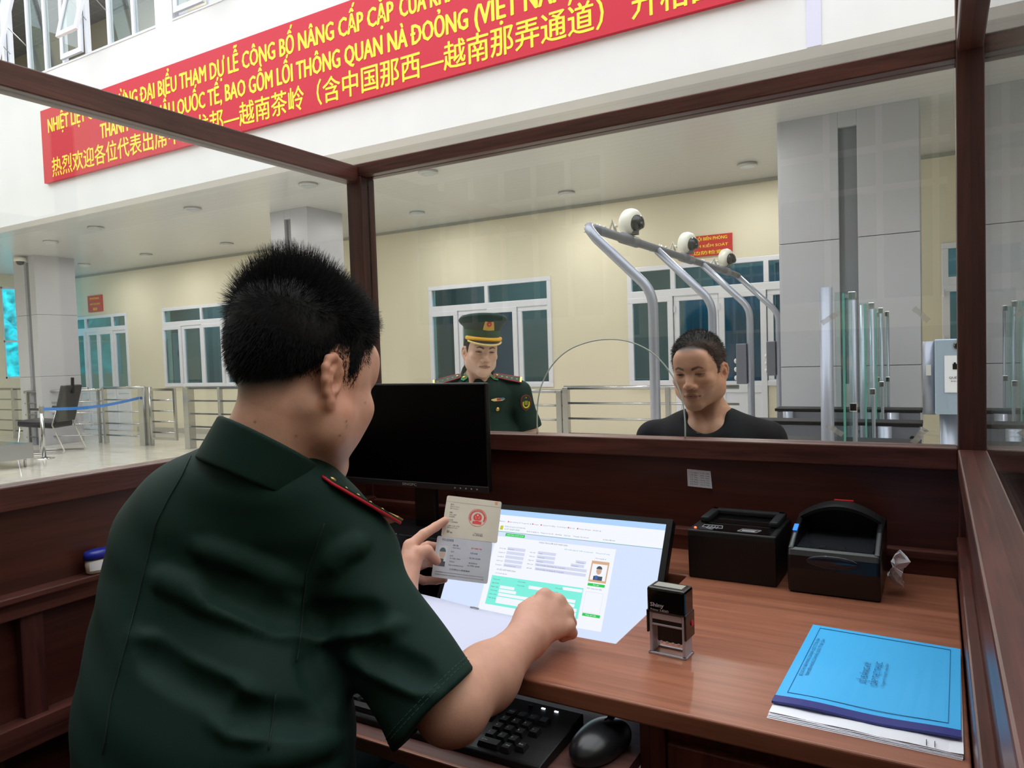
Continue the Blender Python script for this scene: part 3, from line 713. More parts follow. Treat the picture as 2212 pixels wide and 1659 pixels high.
# steel queue railings
def railing(x0, x1, y, posts, ztop, label, bars=5, y1=None):
    y1 = y if y1 is None else y1
    r = thing('railing', ((x0+x1)/2, (y+y1)/2, FL), label, 'railing', 'steel queue railings'); f = lambda x: y+(y1-y)*(x-x0)/(x1-x0)
    def rail(z, rad, nm): MB().tube([(x0, f(x0), z), (x1, f(x1), z)], rad, 10).build(nm, M_steel, r, smooth=True)
    rail(ztop, .03, 'top_rail')
    for k in range(1, bars): rail(ztop-k*(ztop-FL-.18)/(bars-1), .017, 'bar')
    for x, w_ in posts: bx('post', (x-w_, x+w_, f(x)-w_, f(x)+w_, FL, ztop+.01), M_steel, r, bevel=.004)
railing(-15.6, -14.15, 9.25, [(-15.58, .04), (-14.18, .085)], -.46, 'steel railing section with thick end post behind the black chair')
railing(-20.3, -16.2, 9.25, [(-19.3, .05), (-17.6, .04)], -.47, 'long steel railing section at the far left of the hall')
railing(-17.1, -15.7, 8.4, [(-17.05, .03), (-15.75, .03)], -.5, 'steel railing section passing the foot of the left column', y1=9.25)
railing(-12.72, -8.0, 9.2, [(-12.68, .075), (-11.75, .035), (-9.9, .035)], -.47, 'steel railing section left of the seated officer neck')
railing(-7.8, -4.93, 10.0, [(-7.75, .04), (-6.3, .04), (-4.98, .045)], -.60, 'steel railing section behind the capped officer')
railing(-4.9, -2.3, 10.0, [(-4.87, .045), (-3.28, .035)], -.55, 'steel railing section between capped officer and traveller')
g = thing('swing_gate', (-13.9, 9.27, FL), 'steel framed swing gate standing open beside the thick railing post', 'gate')
gm = MB(); frame_rect(gm, -13.98, -13.18, FL+.13, -.48, .05, 9.24, 9.29); gm.build('frame', M_steel, g)
for k in range(4): MB().tube([(-13.95, 9.265, -.72-.22*k), (-13.2, 9.265, -.72-.22*k)], .018, 8).build('bar', M_steel, g, smooth=True)
MB().tube([(-13.99, 9.265, FL), (-13.99, 9.265, -.45)], .035, 10).build('hinge_post', M_steel, g, smooth=True)
# belt stanchion
s = thing('belt_stanchion', (-14.2, 7.25, FL), 'steel belt stanchion with blue retractable belt standing in front of the black chair', 'stanchion')
MB().lathe([(.17, 0), (.17, .012), (.05, .03), (.033, .04)], (-14.2, 7.25, FL), n=28).build('base', M_chrome, s, smooth=True)
MB().tube([(-14.2, 7.25, FL+.03), (-14.2, 7.25, FL+.9)], .034, 16).build('post', M_steel, s, smooth=True)
MB().lathe([(.042, .86), (.042, .97), (.02, .985)], (-14.2, 7.25, FL), n=18).build('belt_head', M_steel, s)
bm = MB(); nb = 14
for i in range(nb+1):
    t = i/nb; p = np.array([-14.16, 7.25, FL+.92])*(1-t)+np.array([-14.2, 9.16, FL+.99])*t; p[2] -= .07*math.sin(math.pi*t)
    bm.v += [tuple(p+np.array([0, 0, -.028])), tuple(p+np.array([0, 0, .028]))]
bm.f = [(2*i, 2*i+2, 2*i+3, 2*i+1) for i in range(nb)]
bm.build('belt', mat('blue_belt', rgb(52, 120, 200), .7), s)
# black visitor chair at the foot of the left column
ch = thing('office_chair', (-15.0, 7.9, FL), 'black leather visitor chair with chrome sled legs at the left column', 'chair')
cx, cy = -15.2, 7.9; M_lea = mat('black_leather', rgb(34, 36, 44), .35)
R = rot(118)
def cp(x, y, z): return np.array([cx, cy, FL])+R@np.array([x, y, z])*1.22
def slab(name, a, b, w_, t, m, par):
    mb = MB(); a, b = np.array(a, float), np.array(b, float); d = (b-a); ln = np.linalg.norm(d); d = d/ln; x = R@np.array([1., 0, 0]); n_ = np.cross(x, d)
    mb.obox((a+b)/2, x, d, n_, w_*.61, ln/2, t*.61); return mb.build(name, m, par, bevel=.03, seg=3)
slab('seat', cp(0, -.22, .45), cp(0, .36, .5), .52, .10, M_lea, ch)
slab('backrest', cp(0, -.24, .5), cp(0, -.40, 1.08), .48, .07, M_lea, ch)
MB().tube([cp(.0, -.41, .95), cp(.0, -.42, 1.2)], .03, 8).build('headrest_stem', M_black, ch)
for sx in (-.27, .27):
    MB().tube([cp(sx, .3, .44), cp(sx, .38, .03), cp(sx, .3, .012), cp(sx, -.36, .012), cp(sx, -.4, .04), cp(sx, -.22, .46), cp(sx, -.3, .68), cp(sx, .1, .70)], .014, 8).build('leg', M_chrome, ch, smooth=True)
    MB().tube([cp(sx, -.26, .71), cp(sx, .12, .72)], .024, 8).build('armrest', M_black, ch, smooth=True)
# steel bench end at the lower left
b = thing('bench', (-13.6, 6.2, FL), 'low steel topped bench at the left edge beyond the booth side glass', 'bench')
bx('top', (-15.2, -13.35, 6.02, 6.62, FL+.34, FL+.40), M_steel, b, bevel=.01); bx('apron', (-15.15, -13.4, 6.06, 6.58, FL+.22, FL+.34), M_black, b); bx('end_plate', (-13.39, -13.33, 6.0, 6.64, FL+.14, FL+.41), M_steel, b, bevel=.006)
for x in (-15.05, -13.42):
    for y in (6.1, 6.54): MB().tube([(x, y, FL), (x, y, FL+.24)], .022, 10).build('leg', M_steel, b, smooth=True)
dc = thing('dome_camera', (-16.95, 8.42, 2.3), 'small white dome camera under the soffit at the left column slot', 'camera')
bx('mount', (-16.99, -16.91, 8.42, 8.53, 2.3, 2.36), M_camw, dc)
MB().lathe([(.11, .06), (.12, .0), (.10, -.02)], (-16.95, 8.40, 2.32), n=20).build('housing', M_camw, dc, smooth=True)
MB().lathe([(.085, -.02), (.06, -.08), (.0, -.1)], (-16.95, 8.40, 2.32), n=18).build('dome', MATS['smoked_dome'], dc, smooth=True)
# ================================================================== INSPECTION BOOTH
BF = -1.23                                   # raised booth floor
W_fr = wood('booth_wood_along', (.036, .010, .008), (.16, .050, .038), 'X', .34)
W_fy = wood('booth_wood_deep', (.034, .010, .008), (.14, .044, .034), 'Y', .34)
W_fz = wood('booth_wood_upright', (.028, .008, .007), (.095, .028, .023), 'Z', .36)
W_pn = wood('booth_panel_wood', (.030, .008, .006), (.085, .022, .015), 'X', .36, scale=.6)
W_py = wood('booth_panel_wood_side', (.030, .008, .006), (.085, .022, .015), 'Y', .36, scale=.6)
W_dk = wood('desk_wood', (.21, .072, .040), (.38, .145, .083), 'X', .32, scale=.9)
W_dd = wood('pedestal_wood', (.045, .012, .008), (.12, .032, .02), 'Z', .35)
W_tr = wood('tray_wood', (.06, .024, .022), (.16, .075, .06), 'X', .35)
M_bg = glass('booth_glass', (.975, .99, .985), .045, dirt=.006)
bo = thing('inspection_booth', (-.73, 1.0, FL), 'dark red wooden inspection booth with glass panels and a pass-through arch', 'booth')
YI, XLI, XRI = 1.70, -1.50, .035
# platform
bx('platform', (XLI-.06, XRI+.06, -.5, YI+.06, FL, BF), W_pn, bo)
# uprights
bx('corner_post', (XLI-.045, XLI+.012, YI-.002, YI+.06, BF, .545), W_fz, bo, bevel=.003)
bx('corner_post', (XRI, XRI+.036, YI-.004, YI+.06, BF, .99), W_fz, bo, bevel=.003)
bx('corner_post', (XRI+.0375, XRI+.056, YI-.004, YI+.06, BF, .99), W_fz, bo, bevel=.003)
# top beams
bx('top_beam', (XLI-.05, XRI+.002, YI, YI+.06, .545, .583), W_fr, bo, bevel=.003)
bx('top_beam', (XLI-.05, XLI, -.5, YI+.058, .5275, .5765), W_fy, bo, bevel=.003)
bx('top_beam', (XRI+.002, XRI+.054, -.5, YI-.005, .555, .60), W_fy, bo, bevel=.003)
bx('top_beam', (XRI+.06, 1.6, YI, YI+.06, .60, .64), W_fr, bo, bevel=.003)
# low back wall and door side behind the lens
bx('back_panel', (XLI-.045, XRI+.056, -.56, -.5, BF, .02), W_pn, bo)
bx('back_rail', (XLI-.045, XRI+.056, -.565, -.495, .02, .065), W_fr, bo, bevel=.003)
# sills
ZS = -.218
bx('sill_rail', (XLI-.05, XRI, YI-.004, YI+.06, ZS-.045, ZS), W_fr, bo, bevel=.003)
bx('sill_rail', (XLI-.05, XLI+.002, -.5, YI-.005, ZS-.047, ZS), W_fy, bo, bevel=.003)
bx('sill_rail', (XRI-.001, XRI+.056, -.5, YI-.005, ZS-.05, ZS-.002), W_fy, bo, bevel=.003)
bx('sill_rail', (XRI+.058, 1.6, YI-.004, YI+.06, ZS-.055, ZS-.01), W_fr, bo, bevel=.003)
# front panel with ledge moulding
bx('wall_panel', (XLI, XRI, YI+.012, YI+.035, BF, ZS-.045), W_pn, bo)
bx('wall_panel', (XRI+.058, 1.6, YI+.012, YI+.035, FL, ZS-.05), W_pn, bo)
bx('ledge_moulding', (XLI, XRI, YI-.014, YI+.012, -.446, -.428), W_fr, bo, bevel=.003)
bx('lower_rail', (XLI, XRI, YI-.002, YI+.012, -.54, -.446), W_fr, bo)
# left panel
bx('wall_panel', (XLI-.04, XLI-.016, -.5, YI, BF, ZS-.047), W_py, bo)
bx('ledge_moulding', (XLI-.016, XLI+.022, -.5, YI, -.434, -.42), W_fy, bo, bevel=.003)
bx('lower_rail', (XLI-.016, XLI+.012, -.5, YI, -.466, -.434), W_fy, bo, bevel=.002)
bx('stile', (XLI-.016, XLI+.004, .703, .745, -.665, -.466), W_fz, bo, bevel=.002)
bx('stile', (XLI-.016, XLI+.004, -.05, -.01, -.665, -.466), W_fz, bo, bevel=.002)
bx('lower_rail', (XLI-.016, XLI+.02, -.5, YI, -.715, -.662), W_fy, bo, bevel=.002)
bx('stile', (XLI-.016, XLI+.01, .60, .66, BF, -.715), W_fz, bo, bevel=.002)
# right panel
bx('wall_panel', (XRI+.012, XRI+.05, -.5, YI, BF, ZS-.05), W_py, bo)
bx('ledge_moulding', (XRI-.004, XRI+.013, -.5, YI-.005, -.418, -.395), W_fy, bo, bevel=.003)
bx('lower_rail', (XRI-.002, XRI+.013, -.5, YI-.005, -.50, -.418), W_fy, bo)
# glazing: front pane with the rounded pass-through cut into its lower edge
gy = YI+.026
arch = [(-.932, ZS), (-.930, -.16), (-.922, -.109), (-.902, -.064), (-.872, -.026), (-.83, .004), (-.775, .022), (-.716, .027), (-.66, .018), (-.608, -.008), (-.572, -.044), (-.547, -.084), (-.532, -.13), (-.527, -.175), (-.527, ZS)]
def smooth_pts(P, n=6):
    P = [np.array(p, float) for p in P]; Q = [P[0]]+P+[P[-1]]; out = []
    for i in range(1, len(Q)-2):
        for k in range(n): t = k/n; out.append(tuple(.5*((2*Q[i])+(-Q[i-1]+Q[i+1])*t+(2*Q[i-1]-5*Q[i]+4*Q[i+1]-Q[i+2])*t*t+(-Q[i-1]+3*Q[i]-3*Q[i+1]+Q[i+2])*t**3)))
    return out+[tuple(P[-1])]
arch = smooth_pts(arch)
poly = [(XLI+.012, ZS), (XLI+.012, .545), (XRI, .545), (XRI, ZS)]+arch[::-1]
fp = MB().prism([(x, gy, z) for x, z in poly], (0, .008, 0)).build('glass_panel', M_bg, bo)
MB().tube([(x, gy+.004, z) for x, z in arch], .0017, 6).build('cut_edge', mat('polished_glass_edge', rgb(206, 224, 216), .25), fp, smooth=True)
lp = bx('glass_panel', (XLI-.024, XLI-.018, -.5, YI, ZS, .5275), M_bg, bo)
rp = bx('glass_panel', (XRI+.024, XRI+.030, -.5, YI-.005, ZS-.002, .555), M_bg, bo)
bx('glass_panel', (XRI+.056, 1.6, gy, gy+.008, ZS-.01, .60), M_bg, bo)
M_etch = mat('etched_white', rgb(236, 240, 240), .6)
text('etched_mark', 'Tempered Glass', (-.033, gy-.0006, -.197), X_, Z_, .0042, M_etch, fp, width=.036)
text('etched_mark', 'SGTB', (-.012, gy-.0006, -.189), X_, Z_, .0038, M_etch, fp, width=.010)
em = MB()
for i in range(5):
    a = math.radians(-60+30*i); em.obox((-.0215+.004*math.sin(a), gy-.0005, -.190+.0035*math.cos(a)), (math.cos(a), 0, -math.sin(a)), Y_, (math.sin(a), 0, math.cos(a)), .0012, .0003, .0026)
em.build('etched_emblem', M_etch, fp)
# clear tape strips on the front pane
def tape(xa, za, xb, zb, w_, label):
    a, b = np.array([xa, gy-.001, za]), np.array([xb, gy-.001, zb]); d = (b-a)/np.linalg.norm(b-a); n_ = np.cross(d, Y_); m = MB(); K = 7
    for i in range(K+1):
        p = a+(b-a)*i/K; j = rnd.uniform(-.001, .001); m.v += [tuple(p+n_*(w_/2+j)+Y_*-rnd.uniform(0, .0012)), tuple(p-n_*(w_/2-j)+Y_*-rnd.uniform(0, .0012))]
    m.f = [(2*i, 2*i+2, 2*i+3, 2*i+1) for i in range(K)]
    return tag(m.build('tape_strip', M_tape, None), label, 'tape', 'clear tape strips on the front pane')
M_tape = mat('clear_tape', rgb(216, 214, 204), .3); M_tape.node_tree.nodes['Principled BSDF'].inputs['Alpha'].default_value = .55
tape(-.217, .043, -.184, .064, .011, 'clear tape strip at upper left of the glass barriers, on the booth pane')
tape(-.041, .066, -.014, .038, .011, 'clear tape strip on the booth pane in front of the broad column edge')
tape(-.210, -.179, -.178, -.20, .011, 'clear tape strip low on the booth pane in front of the tall barriers')
tape(-.045, -.214, -.022, -.183, .012, 'clear tape strip low on the booth pane beside the etched glass mark')
# name list label stuck to the front panel
lb = thing('label', (-.49, YI+.011, -.31), 'small white printed label stuck on the dark panel under the front window', 'label')
MB().prism([(-.519, YI+.0115, -.290), (-.463, YI+.0115, -.2925), (-.459, YI+.009, -.333), (-.518, YI+.0115, -.331)], (0, .0005, 0)).build('paper', mat('label_paper', rgb(212, 212, 224), .6), lb)
for i in range(6):
    for j, (s1, xx) in enumerate(((['1 Tr. Nam', '2 N. Bảo', '3 C. Thao', '4 N. Giáp', '5 N. Phong', '6 N. Duy'], -.511), (['7 Th. Anh', '8 N. Long', '9 Đ. Nam', '10 Ng. Cao', '11 L. Đ. Hùng', '12 L.V. Hoa'], -.486))):
        text('lettering', s1[i], (xx, YI+.0085, -.299-.0054*i-.001*j), X_, Z_, .003, M_black, lb, width=.018+.003*j)
# ------------------------------------------------------------------ desk
dk = thing('desk', (-.73, 1.3, BF), 'reddish brown wooden desk with a cut-out well fixed along the booth front', 'desk')
ZD = -.48
def grid_slab(xs, ys, z0, z1, skip):
    m = MB(); id_ = {}
    def vid(x, y, z):
        k = (x, y, z)
        if k not in id_: id_[k] = len(m.v); m.v.append((x, y, z))
        return id_[k]
    cells = {(i, j) for i in range(len(xs)-1) for j in range(len(ys)-1)}-set(skip)
    for i, j in cells:
        a, b, c, d = xs[i], xs[i+1], ys[j], ys[j+1]
        m.f.append((vid(a, c, z1), vid(b, c, z1), vid(b, d, z1), vid(a, d, z1))); m.f.append((vid(a, c, z0), vid(a, d, z0), vid(b, d, z0), vid(b, c, z0)))
        for (di, dj), (p, q) in {(-1, 0): ((a, d), (a, c)), (1, 0): ((b, c), (b, d)), (0, -1): ((a, c), (b, c)), (0, 1): ((b, d), (a, d))}.items():
            if (i+di, j+dj) not in cells: m.f.append((vid(*p, z0), vid(*q, z0), vid(*q, z1), vid(*p, z1)))
    return m
grid_slab([XLI+.001, -1.06, -.46, .0305], [.92, 1.10, 1.50, YI-.003], ZD-.028, ZD, [(1, 1)]).build('desktop', W_dk, dk, bevel=.0035, seg=3)
bx('apron', (-.345, .03, .945, .965, -.80, ZD-.028), W_dd, dk); bx('apron', (-.345, -.322, .935, .945, -1.2, ZD-.028), W_dd, dk, bevel=.002)
bx('pedestal_side', (-.36, -.345, .94, 1.68, BF, ZD-.028), W_dd, dk)
bx('drawer_front', (-.318, .026, .93, .945, -.78, ZD-.05), W_dd, dk, bevel=.003); bx('drawer_front', (-.318, .026, .93, .945, -1.2, -.79), W_dd, dk, bevel=.003)
bx('keyboard_tray', (-1.40, -.361, .80, 1.12, -.578, -.56), W_tr, dk); bx('tray_edge', (-1.40, -.361, .793, .80, -.58, -.558), W_dk, dk, bevel=.002)
bx('well_shelf', (-1.4, -.361, 1.12, YI-.003, -.74, -.722), W_tr, dk); bx('well_back', (-1.4, -.361, 1.62, 1.63, -.722, ZD-.028), W_dd, dk)
bx('end_panel', (-1.45, -1.43, .94, 1.68, BF, ZD-.028), W_dd, dk)
# worn whitish scuffs on the desktop are in the wood itself
# ------------------------------------------------------------------ tilted monitor set into the well
th = math.radians(58); mv = np.array([0, math.cos(th), math.sin(th)]); mn = np.array([0, -math.sin(th), math.cos(th)]); MTR = np.array([-.502, 1.50, -.376])
def SP(u, v, d=0.0): return MTR+np.array([u, 0, 0])-mv*v+mn*d
mo = thing('monitor', SP(-.26, .3, 0), 'lit monitor tilted back in the desk well showing a web form page', 'monitor')
M_hous = mat('monitor_black', rgb(14, 14, 16), .38, spec=.35)
hb = MB().obox(SP(-.255, .151, -.0125), X_, mv, mn, .268, .163, .011); hb.build('housing', M_hous, mo, bevel=.003)
MB().obox(SP(-.255, .20, -.035), X_, mv, mn, .10, .06, .012).build('stand_plate', M_hous, mo, bevel=.004)
bx('stand', (-.80, -.72, 1.32, 1.47, -.722, -.635), M_hous, mo, bevel=.006)
bz = MB()
for u0, u1, v0, v1 in ((-.523, .013, -.012, 0), (-.523, .013, .29, .314), (-.523, -.512, 0, .29), (0, .013, 0, .29)): bz.obox(SP((u0+u1)/2, (v0+v1)/2, .0003), X_, mv, mn, (u1-u0)/2, (v1-v0)/2, .0018)
bz.build('bezel', M_hous, mo)
def em(name, c, s=1.0): return mat('screen_'+name, c, .4, emit=s, spec=.2)
E_bg = em('page', rgb(214, 227, 255), 1.0); E_w = em('white', rgb(243, 246, 255), 1.0); E_tab = em('tab_blue', rgb(176, 212, 252), 1.0)
E_in = em('field', rgb(212, 216, 240), 1.0); E_gr = em('mint', rgb(128, 240, 222), 1.0); E_gb = em('green', rgb(40, 200, 80), 1.0); E_tx = em('ink', rgb(92, 100, 124), .8)
E_tq = em('teal_line', rgb(90, 170, 160), .9); E_rd = em('red', rgb(225, 70, 80), .9); E_pk = em('photo_tan', rgb(226, 180, 140), .9); E_ye = em('emblem', rgb(205, 210, 40), .9)
E_sk = em('face', rgb(214, 178, 158), .9); E_dk = em('dark', rgb(70, 84, 96), .9); E_bl = em('blue', rgb(70, 110, 190), .9)
sc = MB().obox(SP(-.256, .145, .0002), X_, mv, mn, .256, .145, .0008).build('screen', E_bg, mo)
def rect(u0, v0, u1, v1, m, lvl=1, nm='page_field'):
    p = MB(); d = .0010+.0002*lvl; p.quad(SP(u0, v1, d), SP(u1, v1, d), SP(u1, v0, d), SP(u0, v0, d)); return p
def page(nm, m, rects, lvl=1):
    q = MB()
    for r_ in rects: q2 = rect(*r_, m, lvl); q.add(q2.v, q2.f)
    return q.build(nm, m, sc)
page('browser_bar', E_tab, [(-.512, 0, 0, .0135)]); page('address_bar', E_w, [(-.512, .0135, 0, .0535)])
page('page_card', E_w, [(-.405, .066, -.102, .242)], 1)
page('header_rule', E_tq, [(-.512, .0537, 0, .0548)], 2)
page('tab_button', E_gb, [(-.3816, .0568, -.3296, .0640)], 2)
fields = [(-.367, .0895+.0097*i, -.3195, .0965+.0097*i) for i in range(5)]+[(-.287, .0905+.0093*i, -.241, .0972+.0093*i) for i in range(3)]+[(-.287, .118, -.160, .1245), (-.285, .1275, -.160, .134), (-.19, .1005, -.165, .107), (-.2, .109, -.168, .1155)]
page('form_fields', E_in, fields, 2)
page('form_panel', E_gr, [(-.390, .1585, -.159, .2245)], 2)
page('form_inputs', E_w, [(-.3625, .179, -.3244, .1855), (-.3628, .1875, -.3178, .194), (-.3625, .196, -.27, .2025), (-.364, .2045, -.27, .219), (-.2077, .162, -.1606, .1685), (-.29, .17, -.25, .177), (-.205, .186, -.172, .1925), (-.205, .195, -.172, .2015), (-.25, .204, -.165, .2105), (-.25, .212, -.165, .2225)], 3)
page('photo_frame', E_pk, [(-.152, .0965, -.111, .1425)], 2); page('photo_ground', E_w, [(-.149, .103, -.114, .138)], 3)
ph = MB(); c = [SP(-.1315+.0062*math.cos(a), .117+.0085*math.sin(a), .0017) for a in [2*math.pi*i/20 for i in range(20)]]; ph.add(c, [tuple(range(20))]); ph.build('photo_face', E_sk, sc)
c = [SP(-.1315+.0068*math.cos(a), .1135+.0065*math.sin(a), .0018) for a in [math.pi+math.pi*i/12 for i in range(13)]]; MB().add(c, [tuple(range(13))]).build('photo_hair', E_dk, sc)
page('photo_coat', E_dk, [(-.142, .129, -.121, .138)], 4); page('photo_collar', E_bl, [(-.138, .128, -.132, .137)], 5)
page('green_button', E_gb, [(-.1515, .1455, -.112, .1515)], 3); page('green_button', E_gb, [(-.1505, .2095, -.110, .2155)], 3)
page('outline_box', E_in, [(-.1524, .164, -.1119, .1646), (-.1524, .2075, -.1119, .2081), (-.1524, .164, -.1519, .208), (-.1124, .164, -.1119, .208)], 3)
page('bookmark_dots', E_rd, [(u, .0275, u+.003, .0305) for u in (-.384, -.318, -.296, -.226, -.203)], 3)
page('emblem', E_ye, [(-.4005, .040, -.3925, .050)], 3)
def stext(s, u, v, h, m=E_tx, width=None): text('page_text', s, SP(u, v, .0021), X_, mv, h, m, sc, width=width)
stext('CƠ SỞ DỮ LIỆU QUẢN LÝ XUẤT NHẬP CẢNH', -.3886, .0425, .0026, width=.0557); stext('XUẤT NHẬP CẢNH', -.3878, .0495, .0042, E_tq, .041)
for s_, u0, w_ in (('Quản lý nghiệp vụ', -.3278, .032), ('Thông tin tra cứu mới', -.2913, .033), ('Hệ thống', -.253, .016), ('Danh mục', -.231, .016), ('Trợ giúp', -.208, .015), ('Đơn vị hành chính', -.19, .02), ('canbo', -.1356, .028)): stext(s_, u0, .0488, .0026, width=w_)
for i, (u0, w_) in enumerate(((-.408, .017), (-.379, .03), (-.347, .027), (-.313, .012), (-.291, .033), (-.254, .026), (-.221, .012), (-.198, .029), (-.164, .02))): stext(['Apps', 'Biên phòng số', 'Trang chủ hệ', 'Youtube', 'Công báo Cao Bằng', 'Tra cứu thông tin', 'Báo mới', 'Thông tin đối ngoại', 'Quản lý'][i], u0, .0305, .0024, width=w_)
stext('NHẬP CẢNH / DUYỆT HỒ SƠ', -.377, .0622, .0030, E_w, .044); stext('THÔNG TIN NGƯỜI XUẤT NHẬP CẢNH', -.29, .072, .0032, width=.073)
for i, s_ in enumerate(('Số hộ chiếu', 'Số giấy tờ', 'Loại giấy tờ', 'Quốc tịch', 'Nơi cấp giấy tờ')): stext(s_, -.388, .0955+.0097*i, .0024, width=.017); 
for i, s_ in enumerate(('Họ tên', 'Giới tính', 'Ngày sinh', 'Địa chỉ', 'Nghề nghiệp')): stext(s_, -.306, .0965+.0090*i, .0024, width=.014)
for u0, v0, w_ in ((-.365, .0952, .016), (-.364, .1341, .03), (-.284, .0965, .010), (-.284, .1058, .018), (-.284, .115, .016), (-.283, .123, .072), (-.282, .1325, .07), (-.186, .106, .017), (-.197, .1145, .016)): stext('xxxxxxxxxxx' if w_ < .03 else 'Thôn xã, huyện, tỉnh Quảng Tây, Trung Quốc', u0, v0, .0024, width=w_)
stext('DỮ LIỆU XUẤT NHẬP CẢNH', -.381, .1453, .0034, width=.049); stext('Lịch sử xuất nhập cảnh', -.382, .1535, .0024, width=.03)
for i, s_ in enumerate(('Trạng thái', 'Ngày đi/đến', 'Ngày cấp', 'Thời hạn thị thực', 'Ghi chú', 'Nội dung')): stext(s_, -.385, .168+.0085*i, .0026, width=.019)
for u0, v0 in ((-.32, .166), (-.32, .1745), (-.225, .168), (-.235, .177), (-.232, .1915)): stext('Cửa khẩu', u0, v0, .0024, width=.02)
stext('Ảnh mặt', -.139, .1497, .0026, E_w, .014); stext('Chụp ảnh mặt', -.143, .2137, .0028, E_w, .024); stext('Ảnh trong giấy tờ', -.145, .092, .0024, width=.025); stext('Ảnh chụp trực tiếp', -.151, .158, .0024, width=.034)
for u0, s_ in ((-.222, 'Đối chiếu giấy tờ'), (-.186, 'Kiểm tra danh sách'), (-.147, 'Thông tin bổ sung')): stext(s_, u0, .0805, .0026, E_tq, .033)
# ------------------------------------------------------------------ black monitor behind
m1 = thing('monitor', (-1.215, 1.60, ZD), 'switched off black monitor standing at the back left of the desk', 'monitor')
bx('housing', (-1.467, -.982, 1.557, 1.575, -.352, -.072), M_hous, m1, bevel=.004)
bx('screen', (-1.462, -.987, 1.5535, 1.5572, -.334, -.0765), mat('dead_screen', (.0006, .0006, .0007), .35, spec=.08), m1)
bx('chin', (-1.467, -.982, 1.552, 1.558, -.352, -.335), mat('chin_black', rgb(30, 32, 35), .4), m1, bevel=.002)
M_logo = mat('logo_grey', rgb(176, 178, 182), .4)
text('lettering', 'SINGPC', (-1.255, 1.5512, -.3465), X_, Z_, .0072, M_logo, m1, bold=.03, width=.048)
for i in range(5): bx('button_mark', (-1.085+.017*i, -1.081+.017*i, 1.5512, 1.5518, -.345, -.342), M_logo, m1)
bx('neck', (-1.255, -1.185, 1.60, 1.62, -.47, -.24), M_hous, m1, bevel=.004); bx('base', (-1.34, -1.08, 1.50, 1.675, ZD, -.468), M_hous, m1, bevel=.005)
MB().tube([(-1.13, 1.60, -.33), (-1.125, 1.62, -.38), (-1.12, 1.64, -.43), (-1.10, 1.66, -.462), (-1.0, 1.66, -.474)], .004, 8).build('cable', M_black, m1, smooth=True)
# spare mouse half hidden behind the hand
def mouse(loc, ang, label, cable=None, s=1.0):
    r = thing('mouse', loc, label, 'mouse'); R = rot(ang); c = np.array(loc, float)
    F = Field(); F.u(s_ell(c+R@np.array([0, -.012, .012])*s, np.array([.032, .050, .026])*s, R)).u(s_ell(c+R@np.array([0, .022, .010])*s, np.array([.029, .038, .020])*s, R), .02); F.cut(s_plane(c+np.array([0, 0, .0012]), (0, 0, -1)), .003)
    V, Fq = surface(F, axis((c[0]-.08, c[0]+.08, .002)), axis((c[1]-.08, c[1]+.08, .002)), axis((c[2]-.006, c[2]+.05, .002)))
    mesh_np('shell', V, Fq, mat('mouse_black', rgb(26, 27, 30), .28), r)
    def top(x, y):
        p = c+R@np.array([x, y, 0])*s
        zz = np.linspace(.045, 0, 180); d = F(np.stack([np.full(180, p[0]), np.full(180, p[1]), c[2]+zz], 1)); k = int(np.argmax(d < 0)); return p+np.array([0, 0, zz[k]+.0004])
    MB().tube([top(0, y) for y in np.linspace(.052, .012, 8)], .0012, 5).build('button_split', M_gloss, r)
    MB().lathe([(.0075*s, -.003*s), (.0085*s, 0), (.0075*s, .003*s)], top(0, .028)-np.array([0, 0, .004]), R@np.array([1., 0, 0]), 16).build('scroll_wheel', M_black, r)
    if cable: MB().tube(cable, .0018, 6).build('cable', M_black, r, smooth=True)
mouse((-1.17, 1.40, ZD), 20, 'spare black mouse at the foot of the switched off monitor')
mouse((-.412, .925, -.56), -8, 'glossy black corded mouse on the keyboard tray', [(-.407, .982, -.545), (-.415, 1.0, -.552), (-.432, 1.03, -.557), (-.45, 1.07, -.557), (-.455, 1.11, -.557)])
# ------------------------------------------------------------------ keyboard on the tray
kb = thing('keyboard', (-.685, .895, -.56), 'black full size keyboard on the pull-out tray under the forearm', 'keyboard')
kx0, kx1, ky0, ky1 = -.905, -.458, .828, .968
def kz(y): return -.548+.010*(y-ky0)/(ky1-ky0)
MB().prism([(kx0, ky0, -.56), (kx0, ky1, -.56), (kx0, ky1, kz(ky1)), (kx0, ky0+.004, kz(ky0)), (kx0, ky0, -.551)], (kx1-kx0, 0, 0)).build('case', M_black, kb, bevel=.002)
M_key = mat('key_black', rgb(18, 18, 20), .45); M_leg = mat('key_legend', rgb(200, 202, 208), .5)
P_ = .0182; kn = 0
def key(ix, row, w_=1.0, legend=None):
    global kn
    xa = kx0+.012+ix*P_; yc = ky0+.016+row*.0192+(.004 if row == 5 else 0); z = kz(yc); b = MB(); hw, hd, tw = (w_*P_-.0025)/2, .0080, .0025; xc = xa+w_*P_/2
    b.add([(xc-hw, yc-hd, z), (xc+hw, yc-hd, z), (xc+hw, yc+hd, z), (xc-hw, yc+hd, z), (xc-hw+tw, yc-hd+tw*.7, z+.0065), (xc+hw-tw, yc-hd+tw*.7, z+.0065), (xc+hw-tw, yc+hd-tw*.4, z+.0065), (xc-hw+tw, yc+hd-tw*.4, z+.0065)], [(4, 5, 6, 7), (0, 1, 5, 4), (1, 2, 6, 5), (2, 3, 7, 6), (3, 0, 4, 7)])
    o = b.build('key', M_key, kb); kn += 1
    if legend: text('legend', legend, (xc-hw+tw+.0015, yc-.001, z+.0067), X_, Y_, .0034, M_leg, o)
